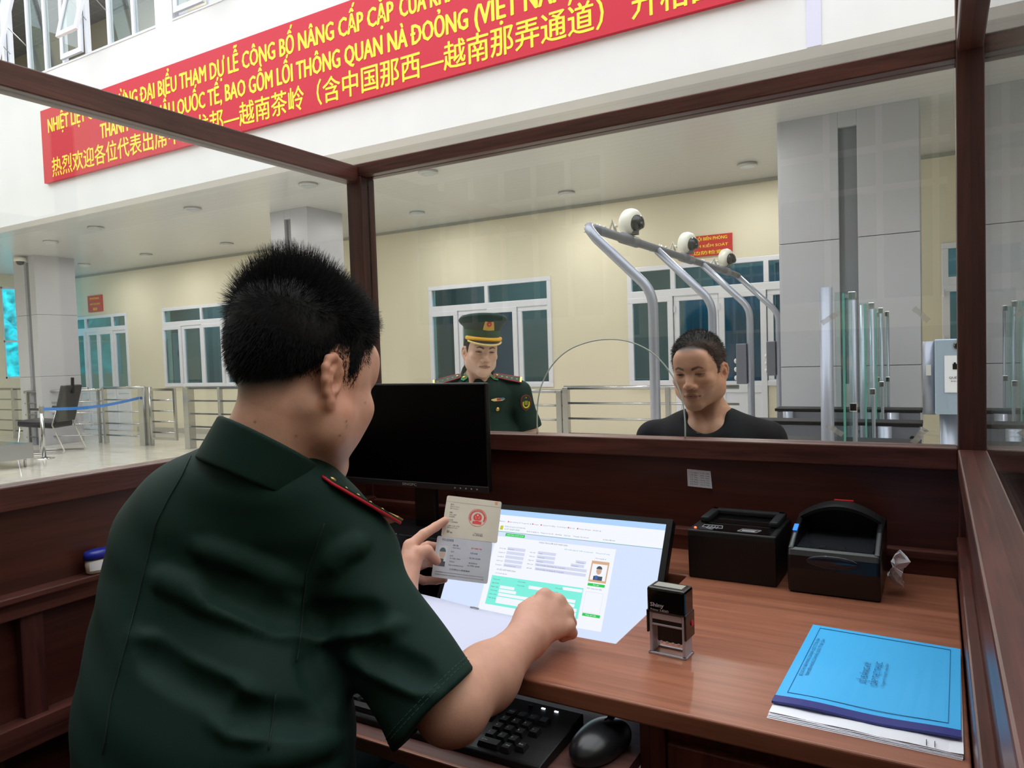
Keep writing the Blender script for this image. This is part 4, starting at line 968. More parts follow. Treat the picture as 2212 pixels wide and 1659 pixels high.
rows = [[1.25, 1.25, 1.25, 5.5, 1.25, 1.25, 1.25], [2.25]+[1]*10+[1.75], [1.75]+[1]*11+[1.25], [1.5]+[1]*12+[.5+.0], [1]*13+[1], [1]*12]
for r_, ws in enumerate(rows):
    x = 0
    for i, w_ in enumerate(ws): key(x, r_, w_, 'Ctrl' if (r_ == 0 and i == 6) else None); x += w_
for i, l in enumerate('<v>'): key(14.6+i, 0, 1, l)
key(15.6, 1, 1, '^')
for r_ in (3, 4):
    for i in range(3): key(14.6+i, r_, 1)
nx = 18.1
key(nx, 0, 2, '0 Ins'); key(nx+2, 0, 1, '. Del'); key(nx+3, .5, 1, 'Ent')
for r_, ls in ((1, '123'), (2, '456'), (3, '789')):
    for i, l in enumerate(ls): key(nx+i, r_, 1, l)
key(nx+3, 2.5, 1, '+')
for i, l in enumerate(['Num', '/', '*', '-']): key(nx+i, 4, 1, l)
for x in (-.500, -.522, -.544): bx('indicator_light', (x, x+.006, .954, .9565, kz(.955), kz(.955)+.0012), mat('led_white', (.8, .85, 1.0), .3, emit=3.0) if x > -.53 else M_black, kb)
# ------------------------------------------------------------------ self-inking stamp
sx = np.array([.998, -.07, 0]); sx /= np.linalg.norm(sx); sy = np.array([-sx[1], sx[0], 0]); s0 = np.array([-.396, 1.088, ZD])
st = thing('stamp', s0+sx*.028+sy*.015, 'black and grey self-inking date stamp standing upright on the desk', 'stamp')
M_sg = mat('stamp_grey', rgb(178, 174, 184), .4)
def sb(nm, x0, x1, y0, y1, z0, z1, m, bevel=0.0, par=st): return MB().obox(s0+sx*(x0+x1)/2+sy*(y0+y1)/2+Z_*(z0+z1)/2, sx, sy, Z_, abs(x1-x0)/2, abs(y1-y0)/2, abs(z1-z0)/2).build(nm, m, par, bevel=bevel)
def sframe(nm, bars, m, bevel=0.0):
    q = MB()
    for x0, x1, y0, y1, z0, z1 in bars: q.obox(s0+sx*(x0+x1)/2+sy*(y0+y1)/2+Z_*(z0+z1)/2, sx, sy, Z_, abs(x1-x0)/2, abs(y1-y0)/2, abs(z1-z0)/2)
    return q.build(nm, m, st, bevel=bevel)
sframe('base', [(-.002, .060, -.002, .003, 0, .003), (-.002, .060, .028, .033, 0, .003), (-.002, .003, -.002, .033, 0, .003), (.054, .060, -.002, .033, 0, .003)], M_sg, .0008)
sframe('frame', [(0, .0045, 0, .031, .003, .075), (.0535, .058, 0, .031, .003, .075), (.0045, .0535, 0, .003, .046, .049), (.0045, .0535, 0, .003, .056, .066), (.0045, .0535, .028, .031, .046, .066)], M_sg, .0008)
cap = sb('cap', -.0025, .0605, -.003, .034, .066, .107, M_gloss, .004)
sframe('cap_skirt', [(-.0035, .0, -.003, .034, .034, .07), (.058, .0615, -.003, .034, .030, .07), (.0, .058, .031, .034, .046, .07)], M_gloss, .001)
sb('top_window', .006, .052, .006, .026, .1069, .1075, mat('stamp_card', rgb(150, 148, 140), .4), par=cap)
sb('ink_band', .0045, .0535, .002, .028, .049, .056, M_black); sb('date_wheels', .009, .050, .009, .024, .018, .05, M_black, .002)
q = MB()
for i in range(4): q.ell(s0+sx*(.016+.0095*i)+sy*.009+Z_*.018, (.0028, .002, .002), n=8, m=6)
q.build('wheel_tabs', mat('tab_white', rgb(225, 225, 225), .4), st)
MB().lathe([(.0045, 0), (.0045, .0015)], s0+sx*.0615+sy*.022+Z_*.052, sx, 16).build('red_button', mat('button_red', rgb(190, 20, 36), .35), st)
text('lettering', 'Shiny', s0+sx*.004-sy*.0032+Z_*.077, sx, Z_, .0065, M_leg, st, bold=.05, width=.022); text('lettering', 'Printer S-826D', s0+sx*.004-sy*.0032+Z_*.0705, sx, Z_, .0036, M_leg, st, width=.030)
# ------------------------------------------------------------------ document scanner box
ds = thing('document_scanner', (-.365, 1.575, ZD), 'black box shaped document scanner with framed glass lid and red light', 'scanner')
x0, x1, y0, y1, zt = -.453, -.277, 1.488, 1.664, -.378
MB().prism([(x0, y0+.002, ZD), (x0, y1, ZD), (x0, y1, zt), (x0, y0-.001, zt), (x0, y0-.003, zt-.012)], (x1-x0, 0, 0)).build('body', mat('scanner_black', rgb(9, 9, 10), .45, spec=.35), ds, bevel=.003)
M_mat = mat('scanner_frame', rgb(26, 27, 29), .6, spec=.3)
q = MB(); q.box(x0+.008, x0+.026, y0+.068, y1-.002, zt, zt+.013).box(x1-.026, x1-.008, y0+.068, y1-.002, zt, zt+.013).box(x0+.008, x1-.008, y1-.022, y1-.002, zt, zt+.013); q.build('lid_frame', M_mat, ds, bevel=.004)
bx('scan_glass', (x0+.027, x1-.027, y0+.075, y1-.023, zt, zt+.001), M_gloss, ds); bx('front_plate', (x0+.02, x1-.012, y0+.006, y0+.066, zt, zt+.0008), M_gloss, ds)
MB().ell((x0+.012, y0+.016, zt+.001), (.003, .003, .002), n=10, m=6).build('status_light', mat('led_red', (1, .12, .03), .3, emit=3.0), ds)
M_icon = mat('icon_white', rgb(150, 152, 158), .5); q = MB(); zi = zt+.001
for a, b in (((-.43, 1.515), (-.388, 1.515)), ((-.43, 1.535), (-.393, 1.537)), ((-.43, 1.515), (-.43, 1.535)), ((-.388, 1.515), (-.393, 1.537)), ((-.42, 1.51), (-.418, 1.527)), ((-.413, 1.507), (-.411, 1.527)), ((-.406, 1.505), (-.405, 1.528)), ((-.399, 1.508), (-.399, 1.526)), ((-.42, 1.51), (-.406, 1.502))):
    q.tube([(*a, zi), (*b, zi)], .0009, 5)
q.build('passport_icon', M_icon, ds)
q = MB()
for a, b in (((-.355, 1.506), (-.318, 1.506)), ((-.355, 1.506), (-.349, 1.526)), ((-.318, 1.506), (-.312, 1.526)), ((-.349, 1.526), (-.312, 1.526)), ((-.348, 1.516), (-.32, 1.518))): q.tube([(*a, zi), (*b, zi)], .0009, 5)
q.box(-.347, -.322, 1.509, 1.515, zi-.0006, zi+.0004); q.build('card_icon', M_icon, ds)
# ------------------------------------------------------------------ hooded passport reader
pr = thing('passport_reader', (-.172, 1.57, ZD), 'black hooded passport reader with arched cover and blue lights', 'reader')
x0, x1 = -.254, -.092; M_rd = mat('reader_black', rgb(10, 10, 13), .3); M_rd2 = mat('reader_matt', rgb(15, 15, 17), .4, spec=.4)
prof = [(1.478, ZD), (1.672, ZD), (1.674, -.40), (1.655, -.396), (1.495, -.396), (1.486, -.393), (1.478, -.396), (1.472, -.405), (1.470, -.43)]
MB().prism([(x0, y, z) for y, z in prof], (x1-x0, 0, 0)).build('body', M_rd, pr, bevel=.006, seg=3)
for xa in (x0, x1-.012):
    pf = [(1.476, -.41), (1.674, -.41), (1.674, -.360), (1.60, -.360), (1.555, -.368), (1.51, -.382), (1.482, -.392)]
    MB().prism([(xa, y, z) for y, z in pf], (.012, 0, 0)).build('cheek', M_rd, pr, bevel=.004, seg=3)
# arched hood: shell of an arch, deeper at the crown
def archz(t): return -.364+.034*math.sin(math.pi*min(max(t, 0), 1))**.8
m = MB(); K = 20
for i in range(K+1):
    t = i/K; x = x0+(x1-x0)*t; z = archz(t); yf = 1.590+.012*(1-math.sin(math.pi*t)); m.v += [(x, yf, z), (x, 1.625, z+.006), (x, 1.665, z-.004), (x, 1.675, -.41), (x, 1.662, -.41), (x, 1.652, z-.014), (x, yf+.004, z-.0075)]
for i in range(K):
    for j in range(7): a = i*7+j; b = i*7+(j+1) % 7; m.f.append((a, b, b+7, a+7))
m.f += [tuple(range(7))[::-1], tuple(range(K*7, K*7+7))]; hd = m.build('hood', M_rd2, pr, smooth=False)
bx('platen', (x0+.014, x1-.014, 1.497, 1.655, -.397, -.3945), mat('platen_glass', rgb(36, 38, 42), .14), pr)
for xx in (-.2, -.165): bx('guide_pad', (xx, xx+.010, 1.50, 1.522, -.3945, -.3935), M_rd2, pr)
MB().ell((-.173, 1.4715, -.413), (.046, .0035, .0125), n=28, m=12).build('thumb_scoop', mat('reader_gloss_blue', rgb(26, 30, 42), .12), pr, smooth=True)
for i in range(4): bx('blue_light', (x0+.001, x0+.009, 1.535+.007*i, 1.539+.007*i, -.3725+.0018*i, -.370+.0018*i), mat('led_blue', (.05, .25, 1.0), .3, emit=1.4 if i == 0 else .5), pr)
MB().obox((-.168, 1.63, -.3245), X_, Y_, Z_, .018, .004, .001).build('red_badge', mat('badge_red', rgb(190, 30, 36), .4), pr)
text('lettering', 'REGULA', (x1+.0008, 1.52, -.42), Y_, Z_, .008, M_logo, pr, width=.05) if False else None
def crumple():
    c = np.array([-.080, 1.545, -.43]); m = MB(); n, k = 9, 7
    for i in range(n):
        for j in range(k):
            u, v = i/(n-1)-.5, j/(k-1)-.5
            p = c+np.array([.010+.012*math.sin(u*7+v*5)+.02*max(v, 0), .055*u*(1-.5*abs(v)), .05*v-.02*max(u, 0)+.01*math.sin(u*11)])+npr.normal(0, .0022, 3); m.v.append(tuple(p))
    m.f = [(i*k+j, (i+1)*k+j, (i+1)*k+j+1, i*k+j+1) for i in range(n-1) for j in range(k-1)]
    o = m.build('tissue', mat('tissue_white', rgb(232, 230, 236), .8), None); sm = o.modifiers.new('thick', 'SOLIDIFY'); sm.thickness = .001
    return tag(o, 'crumpled white paper scrap tucked against the right side of the hooded reader', 'paper')
crumple()
# ------------------------------------------------------------------ blue folder on loose papers
M_pap = mat('paper_white', rgb(240, 242, 250), .6)
fA, fB, fC, fD = np.array([-.183, 1.293]), np.array([.0275, 1.281]), np.array([.021, .991]), np.array([-.192, .990])
ps = thing('paper_stack', (-.085, 1.1, ZD), 'loose white paper sheets peeking out under the blue folder', 'papers')
for i in range(5):
    o_ = rnd.uniform(-.0015, .0015); z = ZD+.0004+.0010*i; m = MB(); K = 14
    for k in range(K+1):
        t = k/K; a = np.array([-.193+o_, .957+.002*i])*(1-t)+np.array([.022+o_, .9545+.001*i])*t; b = fA*(1-t)+fB*t-np.array([0, .015]); zz = .0006*i*math.sin(t*9+i)*.5*(1 if i else 0)+.001*max(0, t-.85)*i*2
        m.v += [(a[0], a[1], z+abs(zz)), (b[0], b[1], z)]
    m.f = [(2*k, 2*k+2, 2*k+3, 2*k+1) for k in range(K)]; o = m.build('sheet', M_pap, ps); s_ = o.modifiers.new('thick', 'SOLIDIFY'); s_.thickness = .0005
q = MB()
for t in (.83, .87): p = np.array([-.193, .957])*(1-t)+np.array([.022, .9545])*t; q.box(p[0], p[0]+.0008, p[1]+.004, p[1]+.018, ZD+.0072, ZD+.0076)
q.build('ink_strokes', M_black, ps)
fo = thing('folder', (-.08, 1.14, ZD+.007), 'bright blue report folder with dark blue spine strip and printed title', 'folder')
zf = ZD+.0082; M_blue = mat('folder_blue', rgb(60, 182, 246), .45); M_nav = mat('folder_navy', rgb(34, 44, 128), .4); M_ink = mat('folder_ink', rgb(18, 92, 140), .5)
def fw(s, t): p = (fD*(1-s)+fC*s)*(1-t)+(fA*(1-s)+fB*s)*t; return p    # s along spine, t away from it
def fpoly(nm, s0, s1, t0, t1, z, h, m, K=12):
    q = MB()
    for k in range(K+1):
        s = s0+(s1-s0)*k/K
        for t in (t0, t1):
            p = fw(s, t); wv = .0016*math.sin(s*8)*max(0, 1-3*t)
            q.v += [(p[0], p[1], z+wv), (p[0], p[1], z+wv+h)]
    for k in range(K):
        a = 4*k; b = a+4; q.f += [(a+1, b+1, b+3, a+3), (a, a+2, b+2, b), (a, b, b+1, a+1), (a+2, a+3, b+3, b+2)]
    q.f += [(0, 1, 3, 2), (4*K, 4*K+2, 4*K+3, 4*K+1)]
    return q.build(nm, m, fo)
fpoly('pages', .004, .996, .01, .992, zf-.002, .002, M_pap); fpoly('cover', 0, 1, 0, 1, zf, .0012, M_blue); fpoly('spine_strip', -.002, 1.002, -.012, .052, zf-.001, .0030, M_nav)
for a in ((.06, .94, .095, .099), (.06, .94, .955, .959), (.06, .063, .095, .959), (.937, .94, .095, .959)): fpoly('border_line', *a, zf+.0017, .0004, M_ink)
fy = np.array([*(fA-fD), 0]); fy /= np.linalg.norm(fy); fxn = np.array([fy[1], -fy[0], 0])
def ftext(s, sp, t0, t1, h): p0, p1 = fw(sp, t0), fw(sp, t1); text('lettering', s, (p0[0], p0[1], zf+.0026), fy, -fxn, h, M_ink, fo, bold=0, width=np.linalg.norm(p1-p0))
ftext('SỔ ĐĂNG KÝ', .474, .345, .60, .0088); ftext('CẤP THỊ THỰC', .540, .335, .625, .0088); ftext('Từ ngày 01 tháng 01 năm 2024', .578, .34, .62, .0038)
ftext('BỘ CHỈ HUY BIÊN PHÒNG CỬA KHẨU QUỐC TẾ TRÀ LĨNH', .098, .30, .80, .0048); ftext('TRẠM BIÊN PHÒNG CỬA KHẨU QUỐC TẾ TRÀ LĨNH', .134, .31, .80, .0048)
# ------------------------------------------------------------------ white sheet under the right forearm
def sheet():
    a, b, c, d = [np.array(v) for v in ((-.915, 1.152), (-.632, 1.132), (-.600, .930), (-.885, .945))]; m = MB(); K, J = 14, 8
    for i in range(K+1):
        for j in range(J+1):
            s, t = i/K, j/J; p = (d*(1-s)+c*s)*(1-t)+(a*(1-s)+b*s)*t; z = ZD+.0012+.010*max(0, t-.55)*max(0, .55-s)*2+.0006*math.sin(s*7)
            m.v.append((p[0], p[1], z))
    m.f = [(i*(J+1)+j, (i+1)*(J+1)+j, (i+1)*(J+1)+j+1, i*(J+1)+j+1) for i in range(K) for j in range(J)]
    r = thing('paper_sheet', (-.76, 1.04, ZD), 'blank white paper sheet under the officer forearm overhanging the desk well', 'paper')
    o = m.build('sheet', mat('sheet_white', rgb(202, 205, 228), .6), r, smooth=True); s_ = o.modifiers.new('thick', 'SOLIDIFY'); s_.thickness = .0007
    MB().tube([(-.768, 1.137, ZD+.0026), (-.758, 1.1365, ZD+.0032), (-.748, 1.136, ZD+.0026)], .0011, 6).build('staple', M_chrome, r)
sheet()
# ------------------------------------------------------------------ jar on the left ledge
jr = thing('jar', (-1.489, .853, -.4195), 'small jar of pale ointment with a dark blue lid on the left ledge', 'jar')
def jprof(nm, pr_, m):
    q = MB().lathe(pr_, (-1.4895, .853, -.42), n=28); q.v = [(-1.4895+(v[0]+1.4895)*.62, v[1], v[2]) for v in q.v]; return q.build(nm, m, jr, smooth=True)
jb = jprof('body', [(.0, 0), (.021, .0005), (.025, .004), (.027, .02), (.026, .029), (.02, .03)], mat('ointment_jar', rgb(226, 222, 206), .25, sub=.2))
jprof('lid', [(.0255, .029), (.029, .030), (.029, .040), (.026, .046), (.012, .048), (.0, .048)], mat('lid_blue', rgb(28, 42, 150), .3))
q = MB(); K = 8
for k in range(K+1):
    a = math.radians(-60+75*k/K); q.v += [(-1.4895+.0272*.62*math.cos(a)+.0006, .853+.0275*math.sin(a), -.412), (-1.4895+.0272*.62*math.cos(a)+.0006, .853+.0275*math.sin(a), -.394)]
q.f = [(2*k, 2*k+2, 2*k+3, 2*k+1) for k in range(K)]; q.build('label', M_pap, jb)
# ================================================================== PEOPLE
def sstep(x, a, b):
    t = np.clip((x-a)/(b-a), 0, 1); return t*t*(3-2*t)
def head_into(F, H, R, s, jaw=1.0, ears=(1, -1), full=True, eb=0.0):
    L = lambda x, y, z: H+R@(np.array([x, y, z])*s)
    E_ = lambda c, r, k, RR=None: F.u(s_ell(L(*c), np.array(r)*s, R if RR is None else R@RR), k*s)
    E_((0, -.006, .048), (.0765, .098, .086), .0); E_((0, .030, .005), (.066, .066, .075), .03)
    E_((0, .044, -.035), (.052*jaw, .048, .052), .03)
    for sx in (-1, 1):
        F.u(s_cap(L(sx*.058*jaw, .008, -.035), L(sx*.052*jaw, .012, -.055), .018*s, .018*s), .03*s)
        F.u(s_cap(L(sx*.052*jaw, .012, -.055), L(sx*.014, .074, -.086), .019*s, .016*s), .03*s)
        E_((sx*.044, .066, -.008), (.022, .020, .018), .02)
        F.u(s_cap(L(sx*.010, .091, .036), L(sx*.044, .074, .036), .010*s, .008*s), .014*s)
    E_((0, .080, -.083), (.020, .016, .015), .02); E_((0, .078, .062), (.05, .022, .034), .03)
    E_((0, .086, -.048), (.026, .014, .020), .015)
    if full:
        for sx in (-1, 1): F.sub(s_ell(L(sx*.033, .100, .017), np.array([.018, .014, .011])*s, R), .014*s)
        for sx in (-1, 1):
            F.u(s_ell(L(sx*.0325, .0785, .016), np.array([.0155, .0125, .0115])*s, R), .003*s)
            F.u(s_cap(L(sx*.019, .0875, .021), L(sx*.045, .0795, .020), .0035*s, .0035*s), .004*s)
        F.u(s_cap(L(0, .090, .026), L(0, .112, -.014), .0085*s, .0110*s), .012*s); E_((0, .113, -.018), (.0120, .0105, .0100), .006)
        for sx in (-1, 1): E_((sx*.0148, .1025, -.0225), (.0088, .010, .0078), .006)
        for sx in (-1, 1): F.sub(s_ell(L(sx*.006, .110, -.0285), np.array([.0035, .005, .003])*s, R), .003*s)
        F.u(s_cap(L(-.014, .0965, -.0485), L(.014, .0965, -.0485), .0048*s, .0048*s), .006*s); F.u(s_cap(L(-.0275, .0865, -.0530), L(-.009, .0975, -.0490), .0035*s, .0048*s), .006*s); F.u(s_cap(L(.0275, .0865, -.0530), L(.009, .0975, -.0490), .0035*s, .0048*s), .006*s)
        F.u(s_cap(L(-.014, .0950, -.0575), L(.014, .0950, -.0575), .0058*s, .0058*s), .006*s)
        F.sub(s_cap(L(-.024, .0925, -.0533), L(0, .1025, -.0527), .0012*s, .0012*s), .004*s); F.sub(s_cap(L(.024, .0925, -.0533), L(0, .1025, -.0527), .0012*s, .0012*s), .004*s)
    for sx in ears:
        ea = math.radians((24 if not eb else 8) if sx > 0 or not eb else 14); b = np.array([math.sin(ea)*sx, -math.cos(ea), -.12]); b /= np.linalg.norm(b); u_ = np.array([0, -.16, 1.0]); u_ = u_-b*(u_@b); u_ /= np.linalg.norm(u_)
        o = np.array([sx*(.0705 if not eb else .0735), .004-(eb if sx > 0 else -eb), -.002]); nrm = np.cross(b, u_)*(-sx)
        if nrm[0]*sx < 0: nrm = -nrm
        Q = lambda a, c, d=0.0: L(*(o+b*a+u_*c+nrm*d))
        M = R@np.stack([b, u_, nrm], 1)
        F.u(s_ell(Q(.012, .004, .001), np.array([.0165, .028, .0045])*s, M), .006*s)
        hel = [(-.002, .002, .003), (.000, .016, .004), (.006, .027, .004), (.016, .0315, .004), (.026, .027, .004), (.0305, .015, .004), (.029, .000, .004), (.022, -.014, .003), (.014, -.023, .002)]
        F.chain([Q(*h) for h in hel], [.0035*s, .004*s, .0045*s, .0045*s, .0045*s, .0045*s, .0042*s, .004*s, .005*s], .004*s)
        F.u(s_ell(Q(.010, -.025, .001), np.array([.008, .009, .0042])*s, M), .006*s)
        F.chain([Q(.010, .020, .003), Q(.019, .012, .0045), Q(.019, .000, .0045), Q(.013, -.012, .003)], [.003*s, .0034*s, .0036*s, .0034*s], .004*s)
        F.sub(s_ell(Q(.0085, -.001, .008), np.array([.0075, .0105, .0085])*s, M), .004*s); F.u(s_cap(Q(-.001, -.004, .002), Q(.003, -.010, .003), .0042*s, .0036*s), .004*s)
    return F
EAR_BACK = .014      # the seated man's ears sit a little further back
def hairline(q):
    """signed height above the hairline in head-local coordinates (metres)"""
    x, y, z = np.abs(q[:, 0]), q[:, 1], q[:, 2]; y = y+EAR_BACK*sstep(-y, -.05, -.03)
    zl = np.interp(y, [-.10, -.075, -.045, -.022, -.012, .012, .020, .028, .034, .045, .062, .085, .11], [-.058, -.064, -.046, -.006, .020, .024, -.008, -.010, .006, .045, .064, .081, .083])
    zl = np.where((y > .05), zl+.012*np.clip((x-.02)/.03, 0, 1)*(x < .055), zl)
    return z-zl
def head_color(P, H, R, s, skin, hairc=(.012, .011, .012), fade=.03, brow=True, stubble=0.0, lip=(.36, .14, .12), mask=1.0):
    q = ((P-H)@R)/s; n = len(q); col = np.tile(np.array(skin), (n, 1)); x, y, z = q[:, 0], q[:, 1], q[:, 2]; ax = np.abs(x)
    inh = (np.abs(x) < .1) & (y > -.13) & (y < .14) & (z > -.13) & (z < .16)
    mix = lambda m, c: col.__setitem__(slice(None), col*(1-(m*inh)[:, None])+np.array(c)*(m*inh)[:, None])
    red = np.exp(-((ax-.040)**2+(z+.012)**2)/.0005)*(y > .05); mix(red*.30, (skin[0]*.98, skin[1]*.72, skin[2]*.66))
    mix(np.exp(-(x**2+(z+.018)**2)/.00018)*(y > .09)*.35, (skin[0]*.95, skin[1]*.70, skin[2]*.64))
    ear = (ax > .068)*(y < .03)*(z < .04)*(z > -.04); mix(ear*.35, (skin[0]*1.0, skin[1]*.70, skin[2]*.62))
    if stubble: mix(stubble*(sstep(z, -.012, -.045)*0+1)*(z < -.024)*sstep(y, .02, .06)*(~((ax < .021)*(z < -.042)*(z > -.064))), (skin[0]*.45, skin[1]*.44, skin[2]*.46))
    zu = -.0445-.0075*(ax/.029)**2+.0012*np.exp(-((ax-.006)/.004)**2); zd = -.0628+.0085*(ax/.029)**2; lipm = sstep(zu-z, -.001, .001)*sstep(z-zd, -.001, .0015)*(ax < .0295)*(y > .078); mix(lipm*.75, lip); mix(np.exp(-((z+.0528+.0012*(ax/.02)**2)/.0011)**2)*sstep(-ax, -.0305, -.026)*(y > .078)*.9, (lip[0]*.3, lip[1]*.28, lip[2]*.28))
    mix(np.exp(-((ax-.006)**2+(z+.029)**2)/.0000085)*(y > .098)*.8, (.06, .03, .025))
    if brow:
        zb = .0355+.006*np.clip((ax-.014)/.018, 0, 1)-.007*np.clip((ax-.034)/.014, 0, 1); wb = .0056-.0026*np.clip((ax-.02)/.03, 0, 1)
        mix(np.clip(1.5-np.abs(z-zb)/wb*1.2, 0, 1)*.92*sstep(ax, .010, .015)*sstep(-ax, -.049, -.043)*(y > .05)*1.0, hairc)
        dx = ax-.0325; e = (1-(dx/.0145)**2); up = .0164+.0022*e; lo = .0160-.0024*e
        op = (e > 0)*(z < up)*(z > lo)*(y > .07); mix(op*.9, (.26, .24, .23)); mix(op*(np.abs(dx+.001) < .0062)*1.0, (.018, .012, .010))
        mix((e > -.15)*np.exp(-((z-up)/.0021)**2)*(y > .062)*.98, (.02, .015, .014)); mix((e > 0)*np.exp(-((z-lo)/.0008)**2)*(y > .065)*.4, (.08, .05, .045))
        mix((e > 0)*np.exp(-((z-.0245)/.0009)**2)*(y > .07)*.45, (skin[0]*.45, skin[1]*.36, skin[2]*.33))
    hm = sstep(hairline(q), -.003, fade)*mask; mix(np.clip(hm*1.15, 0, 1)*(1-ear), hairc)
    return col
def strands(name, roots, dirs, lens, rad, m, par, curl=None, seg=3, jit=.25):
    n = len(roots); d = dirs+npr.normal(0, jit, dirs.shape); d /= np.linalg.norm(d, axis=1, keepdims=True)
    a = np.cross(d, npr.normal(0, 1, d.shape)); a /= np.linalg.norm(a, axis=1, keepdims=True)+1e-9; b = np.cross(d, a)
    V = np.zeros((n, seg+1, 3, 3), np.float32)
    for k in range(seg+1):
        t = k/seg; c = roots+d*(lens*t)[:, None]+(curl if curl is not None else 0)*((t*t)*lens)[:, None]; r = rad*(1-.8*t)
        for j in range(3): V[:, k, j] = c+r*(a*math.cos(2.094*j)+b*math.sin(2.094*j))
    base = (np.arange(n)*(seg+1)*3)[:, None, None]; kk = np.arange(seg)[None, :, None]*3; jj = np.arange(3)[None, None, :]; j2 = (jj+1) % 3
    Fq = np.stack([base+kk+jj, base+kk+j2, base+kk+3+j2, base+kk+3+jj], -1).reshape(-1, 4)
    return V.reshape(-1, 3), Fq
def sample_skin(V, Fq, n):
    T = np.concatenate([Fq[:, [0, 1, 2]], Fq[:, [0, 2, 3]]]); A = np.linalg.norm(np.cross(V[T[:, 1]]-V[T[:, 0]], V[T[:, 2]]-V[T[:, 0]]), axis=1)
    if len(T) == 0: return np.zeros((0, 3))
    i = npr.choice(len(T), n, p=A/A.sum()); u = npr.random((n, 2)); fl = u.sum(1) > 1; u[fl] = 1-u[fl]
    return V[T[i, 0]]+(V[T[i, 1]]-V[T[i, 0]])*u[:, :1]+(V[T[i, 2]]-V[T[i, 0]])*u[:, 1:]
M_skin = vcolmat('skin', .48, sub=.12, bump=.12, bscale=420, spec=.35, var=.06)
M_hair = mat('hair_black', (.0085, .008, .009), .5, spec=.22)
def tube_on(field, pts, r, off=0.0006, n=6):
    """thin tube lying on a surface, through the given points"""
    P = np.array(pts, np.float32)
    for _ in range(4): d = field(P); g = field.grad(P); P = P-g*(d-off)[:, None]
    return MB().tube(list(P), r, n)
def poly_px(field, px, per=6, t0=.3, t1=6):
    out = []
    for (xa, ya), (xb, yb) in zip(px[:-1], px[1:]):
        for i in range(per):
            t = i/per; p = trace(field, xa+(xb-xa)*t, ya+(yb-ya)*t, t0, t1)
            if p is not None: out.append(p)
    p = trace(field, *px[-1], t0, t1)
    if p is not None: out.append(p)
    return out
# ------------------------------------------------------------------ the seated officer
SK1 = (.64, .345, .25)
so = thing('person', (-.78, .56, BF), 'seated person seen from behind in dark green uniform shirt holding an open passport', 'person')
HR = rot(0, -22, -2); HS = 1.03; HH = D(646, 838, .985)
NB = D(552, 1028, .955)
d_ax = np.array([RGT[0], RGT[1], 0]); d_ax /= np.linalg.norm(d_ax); n_ax = np.array([-d_ax[1], d_ax[0], 0]); TR_ = np.stack([d_ax, n_ax, Z_], 1)
Ls, Rs = D(412, 1172, 1.0), D(765, 1205, .995)
Le, Lw = np.array([-.975, .89, -.385]), D(868, 1296, 1.45)
Re, Rw = D(975, 1528, .945), D(1138, 1378, 1.125)
def torso_parts(F, grow=0.0, k=.06):
    for (px, py, dd), r in (((540, 1100, 1.0), (.125, .075, .07)), ((488, 1200, 1.0), (.140, .10, .11)), ((460, 1340, .985), (.142, .108, .12)), ((462, 1470, .96), (.148, .11, .12)), ((475, 1590, .93), (.166, .118, .12))):
        F.u(s_ell(D(px, py, dd), np.array(r)+grow, TR_), k)
    F.u(s_ell(D(470, 1659, .925)+np.array([0, 0, -.10]), np.array([.170, .125, .17])+grow, TR_), k)
    return F
BFd = Field()
head_into(BFd, HH, HR, HS, jaw=1.08, full=True, eb=.014)
for sx in (-1, 1): BFd.u(s_ell(HH+HR@(np.array([sx*.040, .048, -.032])*HS), np.array([.022, .026, .028])*HS, HR), .03)
hl = lambda x, y, z: HH+HR@(np.array([x, y, z])*HS)
BFd.u(s_cap(hl(0, -.022, -.035), NB, .053, .060), .03); BFd.u(s_cap(hl(0, -.004, -.06), NB+n_ax*.012, .040, .054), .02)
for sx in (-1, 1): BFd.u(s_cap(hl(sx*.050, -.02, -.035), NB+d_ax*sx*.025+n_ax*.02, .016, .016), .02)
BFd.u(s_cap(NB-Z_*.05, NB+d_ax*.13-Z_*.105+n_ax*.01, .04, .03), .03); BFd.u(s_cap(NB-Z_*.05, NB-d_ax*.12-Z_*.10, .04, .03), .03)
torso_parts(BFd, -.022)
BFd.chain([Rs, Re], [.045, .043], .03); BFd.chain([Re, D(1050, 1464, 1.03), Rw], [.040, .041, .028], .03)
BFd.chain([Ls, Le], [.045, .042], .03); BFd.chain([Le, (Le+Lw)/2, Lw], [.043, .041, .027], .02)
# right fist resting on the desk
fist = {'i': [(1176, 1290, 1.185), (1196, 1304, 1.235), (1180, 1330, 1.225)], 'm': [(1204, 1302, 1.185), (1219, 1319, 1.23), (1200, 1345, 1.22)],
        'r': [(1221, 1325, 1.18), (1231, 1345, 1.215), (1212, 1362, 1.205)], 'p': [(1226, 1354, 1.165), (1234, 1367, 1.185), (1215, 1376, 1.18)]}
rr = {'i': .0125, 'm': .0128, 'r': .012, 'p': .0108}
for f, ps_ in fist.items():
    a, b, c = [D(*p) for p in ps_]; r0 = rr[f]
    BFd.u(s_cap(Rw, a, .021, r0+.001), .012); BFd.u(s_ell(a, [r0+.0022]*3), .003); BFd.u(s_cap(a, b, r0+.0005, r0-.001), .003); BFd.u(s_cap(b, c, r0-.001, r0-.0025), .003)
BFd.u(s_cap(Rw, D(1140, 1330, 1.16), .028, .020), .02)
BFd.chain([D(1135, 1338, 1.15), D(1140, 1312, 1.19), D(1160, 1302, 1.225), D(1182, 1312, 1.24)], [.018, .0145, .012, .010], .008)
